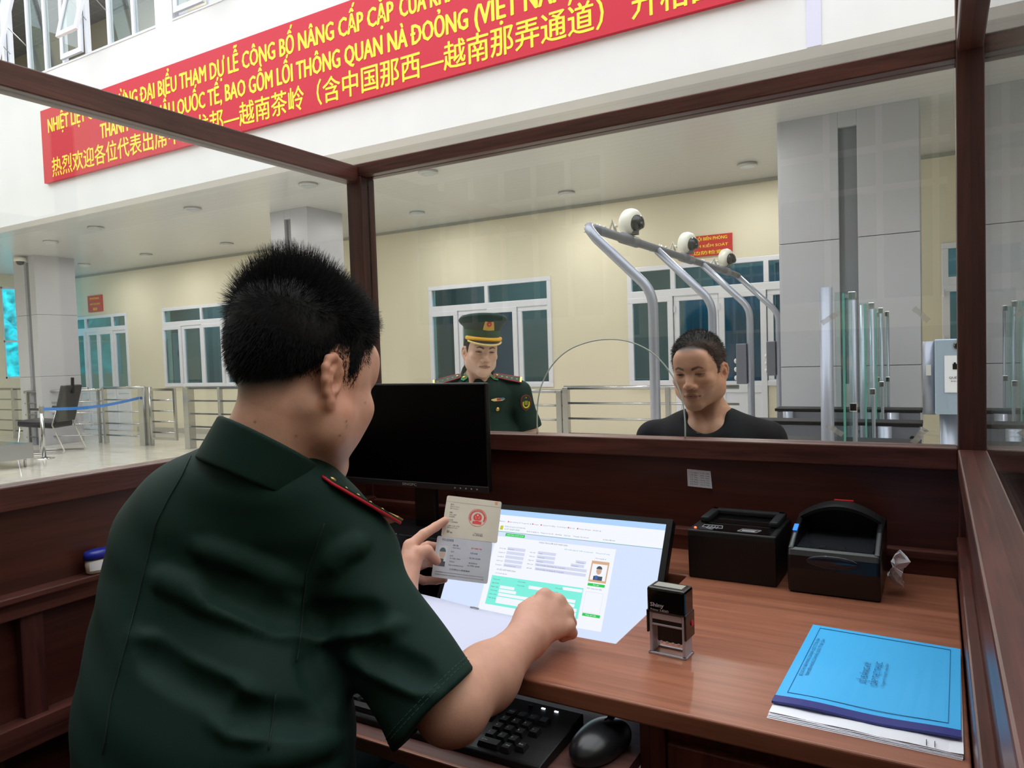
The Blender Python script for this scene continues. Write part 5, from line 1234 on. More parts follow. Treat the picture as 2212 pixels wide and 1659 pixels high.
# left hand holding the passport
LH = {'i': [(886, 1180, 1.515), (914, 1155, 1.535), (941, 1138, 1.552), (961, 1125, 1.562)], 'm': [(884, 1197, 1.545), (924, 1180, 1.592), (962, 1184, 1.612), (985, 1194, 1.615)],
      'r': [(882, 1218, 1.56), (922, 1214, 1.605), (960, 1218, 1.622), (985, 1226, 1.622)], 'p': [(880, 1240, 1.56), (914, 1254, 1.592), (942, 1254, 1.606), (960, 1252, 1.61)]}
lr = {'i': (.0125, .0108, .0098, .0085), 'm': (.013, .011, .0098, .0085), 'r': (.0125, .0105, .0095, .008), 'p': (.0115, .0095, .0085, .0075)}
for f, ps_ in LH.items():
    p = [D(*q) for q in ps_]; BFd.u(s_cap(Lw, p[0], .021, lr[f][0]+.003), .018); BFd.chain(p, list(lr[f]), .003)
BFd.u(s_cap(D(874, 1272, 1.455), D(894, 1212, 1.492), .021, .0165), .015)
BFd.chain([D(892, 1212, 1.49), D(906, 1194, 1.498), D(922, 1190, 1.505), D(943, 1212, 1.522)], [.0165, .0135, .0118, .0092], .006)
# legs
Pv = D(470, 1659, .93)+np.array([0, 0, -.22]); kneeL, kneeR = Pv+np.array([-.16, .46, .02]), Pv+np.array([.07, .50, .02])
BFd.chain([Pv-d_ax*.09, kneeL, np.array([kneeL[0], kneeL[1]+.03, BF+.09])], [.075, .055, .04], .04); BFd.chain([Pv+d_ax*.09, kneeR, np.array([kneeR[0], kneeR[1]+.0, BF+.09])], [.075, .055, .04], .04)
# hair: dense cap following the skull, then single hairs
def thick1(q):
    h = hairline(q); x, y, z = q[:, 0], q[:, 1], q[:, 2]
    t = -.004+.0055*sstep(h, .012, .036)+.007*sstep(h, .03, .08)*sstep(z, .0, .06)+.006*sstep(z, .06, .11)+.006*sstep(-y, .05, .09)*sstep(z, .03, .09)
    return t
HF = Field(); HF.ops = BFd.ops[:9]
HFf = Field(); HFf.ops = [(0, lambda P: skull1(P)-thick1(((P-HH)@HR)/HS).astype(np.float32)*HS, 0)]
def skull1(P):
    d = None
    for o, f, k in BFd.ops[:3]:
        v = f(P); d = v if d is None else smin(d, v, k)
    return d
Hc = HH+HR@np.array([0, 0, .04])
Vh, Fh = surface(HFf, axis((Hc[0]-.16, Hc[0]+.16, .0035)), axis((Hc[1]-.17, Hc[1]+.17, .0035)), axis((Hc[2]-.16, Hc[2]+.16, .0035)), proj=1)
qh = ((Vh-HH)@HR)/HS; rk = (hairline(qh) > -.004)[Fh].all(1); roots = sample_skin(Vh, Fh[rk], 36000); keep = (thick1(qh) > -.003)[Fh].all(1); Fh = Fh[keep]; q = ((roots-HH)@HR)/HS; h = hairline(q); nrm = HFf.grad(roots.astype(np.float32))
roots = roots-nrm*(np.maximum(thick1(q), 0)*.5+np.minimum(thick1(q), 0))[:, None]*HS
top = sstep(q[:, 2], .055, .105); crown = np.exp(-((q[:, 0])**2+(q[:, 1]+.055)**2)/.0030)*sstep(q[:, 2], .06, .1)
down = HR@np.array([0, -.15, -1.0]); fwd_ = HR@np.array([0, .9, .25]); upb = HR@np.array([-.15, -.45, .9])
dirs = nrm*(.42+.30*top+.35*crown)[:, None]+np.outer(.95*(1-top), down)+np.outer(.75*top*(1-crown), fwd_)+np.outer(1.0*crown, upb)
lens = (.0025+.011*sstep(h, .005, .07)+.010*top+.022*crown)*npr.uniform(.6, 1.25, len(h))
dens = npr.random(len(h)) < (.35+.65*sstep(h, -.002, .02)); r_, d_, l_ = roots[dens], dirs[dens], lens[dens]
V1, F1 = strands('h', r_, d_, l_, .00040, None, None, jit=.19)
# fine fuzz at the nape and temples
ring = (np.abs(h) < .014); V2, F2 = strands('h', roots[ring]-nrm[ring]*.001, (nrm*.35+down*.9)[ring], np.full(ring.sum(), .007)*npr.uniform(.5, 1.2, ring.sum()), .00028, None, None, jit=.25)
Vall = np.concatenate([Vh, V1, V2]); Fall = np.concatenate([Fh, F1+len(Vh), F2+len(Vh)+len(V1)])
mesh_np('hair', Vall, Fall, M_hair, so)
# eyelashes / fringe hairs at the brow edge
# shirt
SFd = Field(); torso_parts(SFd, .004)
SFd.u(s_cap(NB-Z_*.02-d_ax*.02, Ls+np.array([0, 0, .02])+n_ax*.01, .062, .060), .07); SFd.u(s_cap(NB-Z_*.012+d_ax*.03, Rs+np.array([0, 0, .010])+n_ax*.01, .056, .054), .05)
hemR = D(946, 1526, .935); axR = (hemR-Rs)/np.linalg.norm(hemR-Rs)
sl = Field(); hn = RGT*.72-UPV*.68+FWD*(axR@FWD); hn /= np.linalg.norm(hn)
sl.u(s_cap(Rs-d_ax*.012, hemR+axR*.07-d_ax*.004, .054, .073)); sl.cut(s_plane(hemR, hn), .006)
SFd.u(sl, .035)
axL = (Le-Ls)/np.linalg.norm(Le-Ls); hemL = Ls+axL*.25
s2 = Field(); s2.u(s_cap(Ls, hemL+axL*.05, .068, .066)); s2.cut(s_plane(hemL, axL), .006); SFd.u(s2, .045)
base_shirt = Field(); base_shirt.ops = list(SFd.ops)
# folds: ridges and troughs pressed into the cloth, traced over the base form
def fold(px, r=.011, depth=.0048, k=.015, sub=False, fld=base_shirt):
    p = poly_px(fld, px, 3, .4, 2)
    if len(p) < 2: return
    p = np.array(p, np.float32); g = fld.grad(p)
    c = p+g*(r-depth)*(1 if sub else -1)
    for i in range(len(c)-1):
        e0 = r*(.4 if i == 0 else 1); e1 = r*(.4 if i == len(c)-2 else 1); f = s_cap(c[i], c[i+1], e0, e1); (SFd.sub if sub else SFd.u)(f, k)
for px in ([(288, 1370), (370, 1435), (470, 1485), (560, 1505)], [(460, 1560), (560, 1580), (690, 1585)], [(420, 1180), (520, 1215), (640, 1260)], [(440, 1295), (540, 1335), (650, 1372)], [(640, 1370), (760, 1360), (870, 1350)],
           [(740, 1420), (840, 1450), (930, 1490)], [(700, 1230), (740, 1195), (790, 1170)], [(330, 1240), (400, 1270), (470, 1310)], [(560, 1640), (660, 1620), (740, 1600)]): fold(px)
for px in ([(300, 1400), (400, 1470), (520, 1520)], [(640, 1340), (740, 1330), (830, 1325)], [(450, 1260), (540, 1300), (640, 1345)], [(655, 1400), (680, 1470), (720, 1530)], [(480, 1540), (600, 1552), (700, 1555)], [(780, 1400), (870, 1440), (940, 1470)]): fold(px, r=.014, depth=.005, sub=True)
SFd.sub(s_cap(Rs+axR*.19, hemR+axR*.09, .040, .071), .003); SFd.sub(s_cap(Ls+axL*.18, hemL+axL*.06, .044, .060), .003)
nk = (hl(0, -.02, -.05)-NB); nk /= np.linalg.norm(nk)
SFd.sub(s_cap(NB+nk*.045, NB+nk*.14, .054, .060), .006)
nz_ = lambda P: (.0016*np.sin(P[:, 0]*41+P[:, 2]*63)*np.sin(P[:, 2]*37-P[:, 1]*29)).astype(np.float32)
SF2 = Field(); SF2.ops = [(0, lambda P: SFd(P)+nz_(P), 0)]
V, Fq = surface(SF2, axis((-1.18, -.44, .0045)), axis((.33, 1.0, .0045)), axis((-.80, -.03, .0045)), proj=1)
M_shirt = mat('uniform_green', (.0052, .0245, .0185), .75, spec=.25, bump=.12, bscale=900, var=.05, scale=8)
mesh_np('shirt', V, Fq, M_shirt, so)
VIS = Field(); VIS.u(s_cap(NB+nk*.02, HH, .10, .19)); VIS.cut(s_plane(NB+nk*.012, -nk), .0)
VR = Field(); VR.u(s_cap(hemR, Rw+axR*.1, .2, .3)); VR.cut(s_plane(hemR-axR*.055, -axR), 0); VL = Field(); VL.u(s_cap(hemL, Lw+axL*.1, .25, .3)); VL.cut(s_plane(hemL-axL*.055, -axL), 0)
VLEG = s_plane((0, 0, -.78), (0, 0, 1))
BODY = Field(); BODY.ops = [(0, lambda P: np.minimum(np.maximum(BFd(P), base_shirt(P)+.012), np.maximum(BFd(P), np.minimum(np.minimum(VIS(P), VLEG(P)), np.minimum(VR(P), VL(P))))), 0)]
V, Fq = surface(BODY, axis((-1.16, -.92, .008), (-.92, -.48, .003)), axis((.30, .48, .008), (.48, 1.36, .003)), axis((BF+.02, -.60, .015), (-.60, .165, .0028)))
col = head_color(V, HH, HR, HS, SK1, fade=.05, mask=.97)
dw = np.minimum(np.linalg.norm(V-Rw, axis=1), np.linalg.norm(V-Lw, axis=1)); hd_ = np.clip(1-dw/.14, 0, 1)
col = col*(1-.35*hd_[:, None])+np.array((.60, .30, .235))*.35*hd_[:, None]
def moles(col, pxs, r=.0016):
    for x, y in pxs:
        p = trace(BFd, x, y, .5, 2)
        if p is not None: m_ = np.exp(-((V-p)**2).sum(1)/r**2); col[:] = col*(1-m_[:, None]*.8)+np.array((.07, .03, .02))*m_[:, None]*.8
moles(col, [(748, 910), (789, 870), (734, 941), (748, 922), (639, 943), (551, 911)])
mesh_np('body', V, Fq, M_skin, so, col)
# turned-down collar
CF = Field(); CF.u(s_cap(NB-nk*.03-n_ax*.006, NB+nk*.10-n_ax*.002, .080, .066)); CF.sub(s_cap(NB-nk*.05, NB+nk*.13, .0725, .0605), .002)
CF.cut(s_plane(NB+nk*.049-n_ax*.0, nk+n_ax*.32+d_ax*.05), .004); CF.cut(s_plane(NB-nk*.009, -nk-n_ax*.28), .004)
V, Fq = surface(CF, axis((NB[0]-.11, NB[0]+.11, .003)), axis((NB[1]-.11, NB[1]+.11, .003)), axis((NB[2]-.08, NB[2]+.13, .003)))
mesh_np('collar', V, Fq, M_shirt, so)
M_seam = mat('seam_green', (.0045, .018, .014), .8)
for px in ([(412, 985), (392, 1030), (365, 1075), (335, 1135), (320, 1200), (298, 1290), (270, 1400), (240, 1510), (222, 1630)], [(700, 1130), (680, 1190), (662, 1240), (655, 1300), (650, 1370), (640, 1430)], [(595, 1500), (588, 1560), (580, 1620)]):
    p = poly_px(SF2, px, 5, .4, 2)
    if len(p) > 2: tube_on(SF2, p, .0011).build('seam', M_seam, so, smooth=True)
M_stitch = mat('stitch_green', (.03, .075, .06), .8)
for off in (-.012, -.017):
    ring = []; a0 = np.cross(hn, Z_); a0 /= np.linalg.norm(a0); b0 = np.cross(hn, a0)
    for i in range(61): a = 2*math.pi*i/60; ring.append(hemR+hn*off+.075*(a0*math.cos(a)+b0*math.sin(a)))
    mb = MB(); P = np.array(ring, np.float32)
    for _ in range(5): d = SF2(P); g = SF2.grad(P); g = g-np.outer(g@hn, hn); P = P-g*(d-.0003)[:, None]*.9
    for i in range(0, 60): mb.tube([P[i], P[i]*.35+P[i+1]*.65], .0005, 4)
    mb.build('stitching', M_stitch, so)
# shoulder board
M_bg_ = mat('board_green', (.010, .045, .028), .6); M_red2 = mat('piping_red', rgb(196, 16, 40), .55); M_gold = mat('gold_metal', rgb(224, 190, 110), .3, metal=.85)
def shoulder_board(fld, pa, pb, w_, par, wdir, stars=4, lift=.006, nz=0.0, tuck=-.0008):
    a, b = np.array(pa), np.array(pb); d = b-a; ln = np.linalg.norm(d); d /= ln; nn = fld.grad(np.array([(a+b)/2], np.float32))[0]; nn = nn+Z_*nz+FWD*nz*.25; nn = nn-d*(nn@d); nn /= np.linalg.norm(nn); wd = np.cross(nn, d)
    if wd@wdir < 0: wd = -wd
    nn = np.cross(d, wd); nn = nn if nn[2] > 0 else -nn
    o = (a+b)/2+nn*lift
    bd = MB(); wa, wb_ = w_*.36, w_*.5
    pts = [o-d*ln/2-wd*wa*.7, o-d*(ln/2-.012)-wd*wa, o+d*ln/2-wd*wb_, o+d*ln/2+wd*wb_, o-d*(ln/2-.012)+wd*wa, o-d*ln/2+wd*wa*.7]
    bo_ = bd.prism([p-nn*.0035 for p in pts], nn*.005).build('shoulder_board', M_bg_, par)
    MB().tube([pts[2]-nn*tuck, pts[1]-nn*tuck, pts[0]-nn*tuck*.5]+[p+nn*.0012 for p in (pts[5], pts[4], pts[3])], .0022, 8).build('piping', M_red2, bo_, smooth=True)
    MB().obox(o+d*(ln/2-.003)+nn*.0022, wd, d, nn, wb_*.98, .0045, .0012).build('end_bar', M_gold, bo_)
    q = MB(); q.lathe([(.0065, 0), (.006, .003), (.0, .0045)], o-d*(ln/2-.016)+nn*.0015, nn, 14); q.build('button', M_gold, bo_, smooth=True)
    for i in range(stars):
        st_ = MB(); c = o-d*(ln/2-.040)+d*(ln-.062)*i/max(stars-1, 1)+nn*.0016
        st_.add([c+nn*.0022]+[c+(wd*math.cos(2*math.pi*k/10)+d*math.sin(2*math.pi*k/10))*(.0062 if k % 2 == 0 else .0028) for k in range(10)], [(0, 1+k, 1+(k+1) % 10) for k in range(10)]); st_.build('star', M_gold, bo_)
    return bo_
pa, pb = trace(SF2, 674, 1048, .4, 2), trace(SF2, 836, 1140, .4, 2)
shoulder_board(SF2, pa+n_ax*.022, pb+n_ax*.022, .046, so, n_ax, 4, .010, nz=2.6, tuck=.003)
# trousers and shoes (below the frame)
TF = Field(); TF.u(s_ell(Pv+np.array([0, 0, .02]), (.185, .15, .115), TR_)).chain([Pv-d_ax*.09, kneeL, np.array([kneeL[0], kneeL[1]+.03, BF+.10])], [.092, .072, .062], .05); TF.chain([Pv+d_ax*.09, kneeR, np.array([kneeR[0], kneeR[1], BF+.10])], [.092, .072, .062], .05)
TF.cut(s_plane((0, 0, BF+.06), (0, 0, -1)), .004); TF.cut(s_plane((0, 0, BF+.565), (0, 0, 1)), .01)
V, Fq = surface(TF, axis((-1.25, -.4, .009)), axis((.25, 1.25, .009)), axis((BF+.03, -.6, .009)))
mesh_np('trousers', V, Fq, mat('trouser_green', (.010, .034, .026), .75), so)
def shoes(par, ankles, yaw, zf, m):
    for a in ankles:
        R = rot(yaw); c = np.array([a[0], a[1], zf]); f = Field(); f.u(s_ell(c+R@np.array([0, .11, .03]), (.047, .10, .035), R)).u(s_ell(c+R@np.array([0, -.01, .045]), (.042, .06, .05), R), .04); f.u(s_cap(c+R@np.array([0, -.015, .06]), c+R@np.array([0, -.02, .12]), .04, .045), .03); f.cut(s_plane(c, (0, 0, -1)), .004)
        V, Fq = surface(f, axis((c[0]-.24, c[0]+.24, .009)), axis((c[1]-.26, c[1]+.26, .009)), axis((zf-.02, zf+.18, .009))); mesh_np('shoe', V, Fq, m, par)
M_shoe = mat('shoe_black', rgb(20, 20, 22), .25)
shoes(so, [(kneeL[0], kneeL[1]+.03), (kneeR[0], kneeR[1])], 0, BF, M_shoe)
# stool that carries him
sl_ = thing('stool', (Pv[0], Pv[1], BF), 'round black swivel stool under the seated officer', 'stool')
MB().lathe([(.0, 0), (.17, .0), (.185, .015), (.185, .045), (.17, .06), (.0, .062)], (Pv[0], Pv[1], Pv[2]-.165), n=28).build('seat', M_lea, sl_, smooth=True)
MB().tube([(Pv[0], Pv[1], BF+.05), (Pv[0], Pv[1], Pv[2]-.165)], .028, 14).build('column', M_chrome, sl_, smooth=True)
for k in range(5):
    a = 2*math.pi*k/5+.3; MB().tube([(Pv[0], Pv[1], BF+.07), (Pv[0]+.25*math.cos(a), Pv[1]+.25*math.sin(a), BF+.04)], [.022, .014], 8).build('leg', M_chrome, sl_, smooth=True)
    MB().ell((Pv[0]+.25*math.cos(a), Pv[1]+.25*math.sin(a), BF+.022), (.018, .018, .022), n=10, m=8).build('castor', M_black, sl_, smooth=True)
# ------------------------------------------------------------------ passport in his left hand
pq = {'TL': D(966, 1070, 1.60), 'TR': D(1084, 1084, 1.60), 'FL': D(945, 1157, 1.558), 'FR': D(1064, 1172, 1.558), 'BL': D(918, 1243, 1.530), 'BR': D(1038, 1263, 1.530)}
pp = thing('passport', pq['FL'], 'open passport held up in the seated officer left hand with red seal stamp', 'passport')
M_pgu = mat('passport_page_cream', rgb(206, 198, 182), .6, var=.06, scale=14); M_pgl = mat('passport_page_blue', rgb(206, 210, 220), .4, var=.04, scale=30); M_cov = mat('passport_cover', rgb(96, 40, 44), .5)
class Page:
    def __init__(s, tl, tr, bl, br, flip):
        s.o, s.x, s.y = tl, tr-tl, bl-tl; s.w, s.h = np.linalg.norm(s.x), np.linalg.norm(s.y); s.x = s.x/s.w; s.y = s.y-s.x*(s.y@s.x); s.y /= np.linalg.norm(s.y); s.n = np.cross(s.y, s.x)
        if s.n@FWD > 0: s.n = -s.n
    def P(s, u, v, d=0): return s.o+s.x*u*s.w+s.y*v*s.h+s.n*d
    def quad(s, mb, u0, v0, u1, v1, d): return mb.quad(s.P(u0, v1, d), s.P(u1, v1, d), s.P(u1, v0, d), s.P(u0, v0, d))
up_, lo_ = Page(pq['TL'], pq['TR'], pq['FL'], pq['FR'], 0), Page(pq['FL'], pq['FR'], pq['BL'], pq['BR'], 0)
def leaf(nm, pg, m, d0, d1, par):
    c = pg.P(.5, .5, (d0+d1)/2); out = rrect(pg.P(.5, .5, d0), pg.x, pg.y, pg.w, pg.h, .004); return MB().prism(out, pg.n*(d1-d0)).build(nm, m, par)
uo, lo2 = leaf('upper_page', up_, M_pgu, -.0016, 0, pp), leaf('lower_page', lo_, M_pgl, -.0030, 0, pp)
leaf('cover', up_, M_cov, -.0026, -.0016, pp); leaf('cover', lo_, M_cov, -.0044, -.003, pp)
M_prt = mat('print_grey', rgb(112, 108, 112), .7); M_prd = mat('print_dark', rgb(66, 66, 80), .7); M_seal = mat('seal_red', rgb(222, 70, 66), .7); M_pbl = mat('print_blue', rgb(96, 116, 170), .7)
def ptext(pg, s, u, v, h, m, par, w_=None): text('print', s, pg.P(u, v, .0003), pg.x, -pg.y, h, m, par, width=w_*pg.w if w_ else None)
for s, v, w_ in (('备注', .22, .06), ('签发机关 / Authority', .27, .16), ('观察 / Observations', .32, .15), ('签名', .42, .05), ('持证人签名', .47, .13), ('有效期', .52, .10), ('公安部', .60, .08), ('出入境管理局', .645, .17), ('本证件', .74, .22), ('Bearer', .78, .19), ('签发', .87, .05), ('签署', .90, .1)): ptext(up_, s, .09, v, .0024, M_prd if w_ < .09 else M_prt, uo, w_)
q = MB(); up_.quad(q, .0, .145, 1.0, .149, .00025); q.build('rule', M_prt, uo)
def ring(pg, cu, cv, r0, r1, m, nm, par, d=.0003, n=40, a0=0, a1=2*math.pi):
    c = pg.P(cu, cv, d); q = MB()
    for i in range(n+1): a = a0+(a1-a0)*i/n; e = pg.x*math.cos(a)+pg.y*math.sin(a); q.v += [tuple(c+e*r0), tuple(c+e*r1)]
    q.f = [(2*i, 2*i+1, 2*i+3, 2*i+2) for i in range(n)]; return q.build(nm, m, par)
ring(up_, .60, .46, .0188, .0196, M_seal, 'seal_ring', uo)
q = MB()
for i in range(22):
    a = math.radians(155+230*i/21); e = up_.x*math.cos(a)+up_.y*math.sin(a); t_ = np.cross(up_.n, e); c = up_.P(.60, .46, .0004)+e*.0158; q.obox(c, e, t_, up_.n, .0019, .0011, .0001); 
q.build('seal_letters', M_seal, uo)
ring(up_, .60, .455, 0.0001, .0092, M_seal, 'seal_emblem', uo, .0003, 30); q = MB(); up_.quad(q, .52, .55, .68, .615, .0003); q.build('seal_base', M_seal, uo)
q = MB()
for u, v, r in ((.60, .40, .0018), (.565, .44, .0009), (.635, .44, .0009), (.575, .475, .0009), (.625, .475, .0009)): q.lathe([(r, 0), (r, .0001)], up_.P(u, v, .0004), up_.n, 10)
up_.quad(q, .545, .525, .655, .535, .0004); q.build('seal_stars', M_pgu, uo)
ptext(up_, '广西壮族自治区', .56, .86, .0026, M_prt, uo, .17); ptext(up_, '出入境管理局', .555, .90, .0026, M_prd, uo, .175); q = MB(); up_.quad(q, .88, .02, .93, .09, .0003); q.build('corner_mark', mat('corner_orange', rgb(216, 150, 110), .7), uo)
ptext(lo_, '中华人民共和国', .10, .10, .0042, M_prd, lo2, .20)
q = MB(); lo_.quad(q, .055, .22, .215, .72, .0003); q.build('portrait', mat('portrait_ground', rgb(214, 220, 228), .6), lo2)
def disc(pg, cu, cv, ru, rv, m, nm, par, d, a0=0, a1=2*math.pi, n=24):
    c = pg.P(cu, cv, d); MB().add([c]+[c+pg.x*ru*math.cos(a0+(a1-a0)*i/n)+pg.y*rv*math.sin(a0+(a1-a0)*i/n) for i in range(n+1)], [(0, i+1, i+2) for i in range(n)]).build(nm, m, par)
disc(lo_, .135, .42, .0062, .0105, mat('portrait_skin', rgb(206, 186, 172), .6), 'portrait_face', lo2, .0005); disc(lo_, .135, .37, .0066, .0085, mat('portrait_hair', rgb(92, 112, 122), .6), 'portrait_hair', lo2, .0006, math.pi, 2*math.pi)
q = MB(); lo_.quad(q, .065, .60, .205, .72, .0005); lo_.quad(q, .10, .54, .17, .60, .00045); q.build('portrait_coat', mat('portrait_coat', rgb(84, 84, 90), .6), lo2)
for s, u, v, w_, m in (('姓名', .30, .20, .10, M_prd), ('XING MING', .30, .26, .14, M_pbl), ('性别 / 男', .285, .36, .05, M_prd), ('出生日期', .27, .46, .06, M_prt), ('20 FEB 1984', .275, .52, .19, M_prt), ('签发地点', .28, .60, .09, M_prt), ('GUANGXI', .27, .68, .26, M_prt), ('公安部出入境管理局', .30, .78, .36, M_prd), ('护照号', .63, .22, .20, M_seal), ('国籍', .63, .34, .13, M_pbl), ('签发日期', .62, .46, .2, M_pbl), ('有效期至', .62, .58, .16, M_prt), ('22 FEB 2028', .60, .64, .22, M_prd)): ptext(lo_, s, u, v, .0026, m, lo2, w_)
ptext(lo_, 'POCHN' + '<'*36, .06, .875, .0026, M_prd, lo2, .86); ptext(lo_, 'E00000000<0CHN' + '<'*16 + '00', .06, .935, .0026, M_prd, lo2, .86)
EAR_BACK = 0.0
# ------------------------------------------------------------------ standing people beyond the window
def standing(label, base, yaw, hs, sh_, headpos, headrot, skin, hairc, jaw, shirt, stubble=0.0, hair_len=.010, hair_n=7000, fade=.03, cap=False):
    """base: floor point between the feet; hs: body scale; headpos: point midway between the ears"""
    B = np.array(base, float); RB = rot(yaw); T = lambda x, y, z: B+RB@(np.array([x, y, z])*hs)
    p = thing('person', B, label, 'person'); H = np.array(headpos, float); R = headrot; s = sh_
    nb = T(0, -.03, 1.43); hl = lambda x, y, z: H+R@(np.array([x, y, z])*s)
    F = Field(); head_into(F, H, R, s, jaw=jaw)
    F.u(s_cap(hl(0, -.018, -.045), nb, .053*s, .060*s), .02*s); F.u(s_cap(hl(0, .000, -.06), nb+RB@np.array([0, .02, 0]), .042*s, .053*s), .015*s)
    for sx in (-1, 1):
        F.u(s_cap(hl(sx*.05, -.01, -.04), T(sx*.02, .055, 1.385), .014*s, .012*s), .02*s)
        F.u(s_cap(nb-Z_*.02, T(sx*.155, -.02, 1.365), .045*s, .040*s), .05*s); F.u(s_cap(T(sx*.03, .05, 1.385), T(sx*.15, .02, 1.40), .014*s, .012*s), .03*s)
    for (z, rx, ry) in ((1.30, .150, .095), (1.18, .145, .10), (1.05, .132, .095), (.94, .145, .105)): F.u(s_ell(T(0, 0, z), np.array([rx, ry, .10])*s, RB), .06*s)
    arms = {}
    for sx in (-1, 1):
        sd = shirt.get('spread', 0); sh, el, wr = T(sx*.180, -.02, 1.345 if not sd else 1.36), T(sx*(.218+sd), -.035, 1.09), T(sx*(.225+sd), .045, .85); arms[sx] = (sh, el, wr)
        F.chain([sh, el, wr], [.046*s, .040*s, .027*s], .03*s)
        pal = T(sx*(.23+sd), .065, .775); F.u(s_ell((wr+pal)/2+RB@np.array([0, .008, -.02]), np.array([.016, .040, .05])*s, RB), .02*s)
        for k in range(4):
            a = T(sx*(.232+sd), .035+.021*k, .765); b = T(sx*(.226+sd), .040+.021*k, .725-.004*(k % 3)); c = T(sx*(.212+sd), .045+.020*k, .690-.006*(k % 3)); F.chain([a, b, c], [.0098*s, .009*s, .0078*s], .004)
        F.chain([T(sx*(.225+sd), .095, .82), T(sx*(.215+sd), .118, .785), T(sx*(.205+sd), .124, .755)], [.013*s, .011*s, .009*s], .006)
        F.chain([T(sx*.085, 0, .90), T(sx*.09, .01, .48), T(sx*.09, -.02, .09)], [.078*s, .052*s, .038*s], .04*s)
    sd = shirt.get('spread', 0)
    # clothes: same forms grown outwards
    S = Field()
    for (z, rx, ry) in ((1.31, .155, .100), (1.18, .164+.6*sd, .112), (1.05, .164+.8*sd, .114), (.93, .164+.8*sd, .118)): S.u(s_ell(T(0, 0, z), np.array([rx, ry, .10])*s+.006, RB), .07*s)
    for sx in (-1, 1):
        sh, el, wr = arms[sx]; S.u(s_cap(nb+RB@np.array([sx*.015, 0, -.022]), sh+np.array([0, 0, .0]), .055*s, .056*s), .05*s)
        hem = el+(el-sh)*(-.02 if not shirt.get('officer') else -.40); axx = (el-sh)/np.linalg.norm(el-sh); q = Field(); q.u(s_cap(sh, hem+axx*.05, .058*s, .066*s)); q.cut(s_plane(hem, axx), .005); S.u(q, .035*s)
    S.u(s_ell(T(0, .012, 1.365), np.array([.13, .088, .065])*s+.004, RB), .05*s)
    S.cut(s_plane(T(0, 0, .84), (0, 0, -1)), .006)
    base_S = Field(); base_S.ops = list(S.ops)
    for sx in (-1, 1):
        sh, el, wr = arms[sx]; axx = (el-sh)/np.linalg.norm(el-sh); S.sub(s_cap(sh+axx*(.14 if sd else .17), el+axx*.06, .043*s, .058*s), .003)
    if shirt.get('officer'):
        S.sub(s_cap(nb+(H-nb)*.1, nb+(H-nb)*.6, .047*s, .050*s), .008)
    else:
        S.sub(s_cap(T(0, -.015, 1.44), T(0, .02, 1.6), .064*hs, .064*hs), .02); S.sub(s_ell(T(0, .062, 1.430), np.array([.057, .062, .056])*hs, RB), .03)
    clip = base_S
    hemz = arms[1][1]
    VI = Field(); VI.u(s_cap(nb+RB@np.array([0, .02, -.02]), H, .085*hs, .2)); VI.cut(s_plane(T(0, 0, 1.345), (0, 0, -1)), 0)
    armcut = [s_plane(arms[sx][1]-(arms[sx][1]-arms[sx][0])*(.42 if sd else .2), -(arms[sx][1]-arms[sx][0])) for sx in (-1, 1)]
    def armvis(P):
        q = (P-B)@RB; return np.maximum(np.where(q[:, 0] > 0, armcut[1](P), armcut[0](P)), (.165*hs-np.abs(q[:, 0])).astype(np.float32))
    legv = s_plane(T(0, 0, .86), (0, 0, 1))
    if shirt.get('officer'):
        BO = Field(); BO.ops = [(0, lambda P: np.minimum(np.maximum(F(P), clip(P)+.010), np.maximum(F(P), np.minimum(VI(P), np.minimum(armvis(P), legv(P))))), 0)]
    else:
        BO = Field(); BO.ops = [(0, lambda P: np.minimum(np.maximum(F(P), clip(P)+.010), np.maximum(F(P), np.minimum(VI(P), np.minimum(armvis(P), legv(P))))), 0)]
    ex, fh = .40*hs, .0023
    xa = axis((B[0]-ex, H[0]-.13, .007), (H[0]-.13, H[0]+.13, fh), (H[0]+.13, B[0]+ex, .007)); ya = axis((B[1]-ex, H[1]-.15, .007), (H[1]-.15, H[1]+.15, fh), (H[1]+.15, B[1]+ex, .007))
    za = axis((B[2]+.03, B[2]+.64*hs, .02), (B[2]+.64*hs, B[2]+.9*hs, .006), (B[2]+.9*hs, H[2]-.15, .009), (H[2]-.15, H[2]+.17, fh))
    V, Fq = surface(BO, xa, ya, za)
    # pull in the skull where a cap covers it: nothing to do, the cap is larger
    col = head_color(V, H, R, s, skin, hairc=hairc, fade=fade, stubble=stubble)
    mesh_np('body', V, Fq, M_skin, p, col)
    # hair
    def skull(P):
        d = None
        for o, f, k in F.ops[:3]:
            v = f(P); d = v if d is None else smin(d, v, k)
        return d
    def thick(q):
        h = hairline(q); t = -.004+.0055*sstep(h, .004, .02)+.007*sstep(h, .02, .06)*sstep(q[:, 2], .03, .1)
        return np.where((q[:, 2] > .075) & cap, -.004, t)
    HFx = Field(); HFx.ops = [(0, lambda P: skull(P)-thick(((P-H)@R)/s).astype(np.float32)*s, 0)]
    c = H+R@np.array([0, 0, .04]); Vh, Fh = surface(HFx, axis((c[0]-.14, c[0]+.14, .0035)), axis((c[1]-.15, c[1]+.15, .0035)), axis((c[2]-.15, c[2]+.15, .0035)), proj=1)
    qh = ((Vh-H)@R)/s; rk = (hairline(qh) > -.002)[Fh].all(1)
    roots = sample_skin(Vh, Fh[rk], hair_n); Fh = Fh[(thick(qh) > -.003)[Fh].all(1)]; q = ((roots-H)@R)/s; nr = HFx.grad(roots.astype(np.float32)); h = hairline(q)
    keep = (npr.random(len(h)) < .3+.7*sstep(h, 0, .02)) & ~((q[:, 2] > .07) & cap); top = sstep(q[:, 2], .06, .1)[:, None]
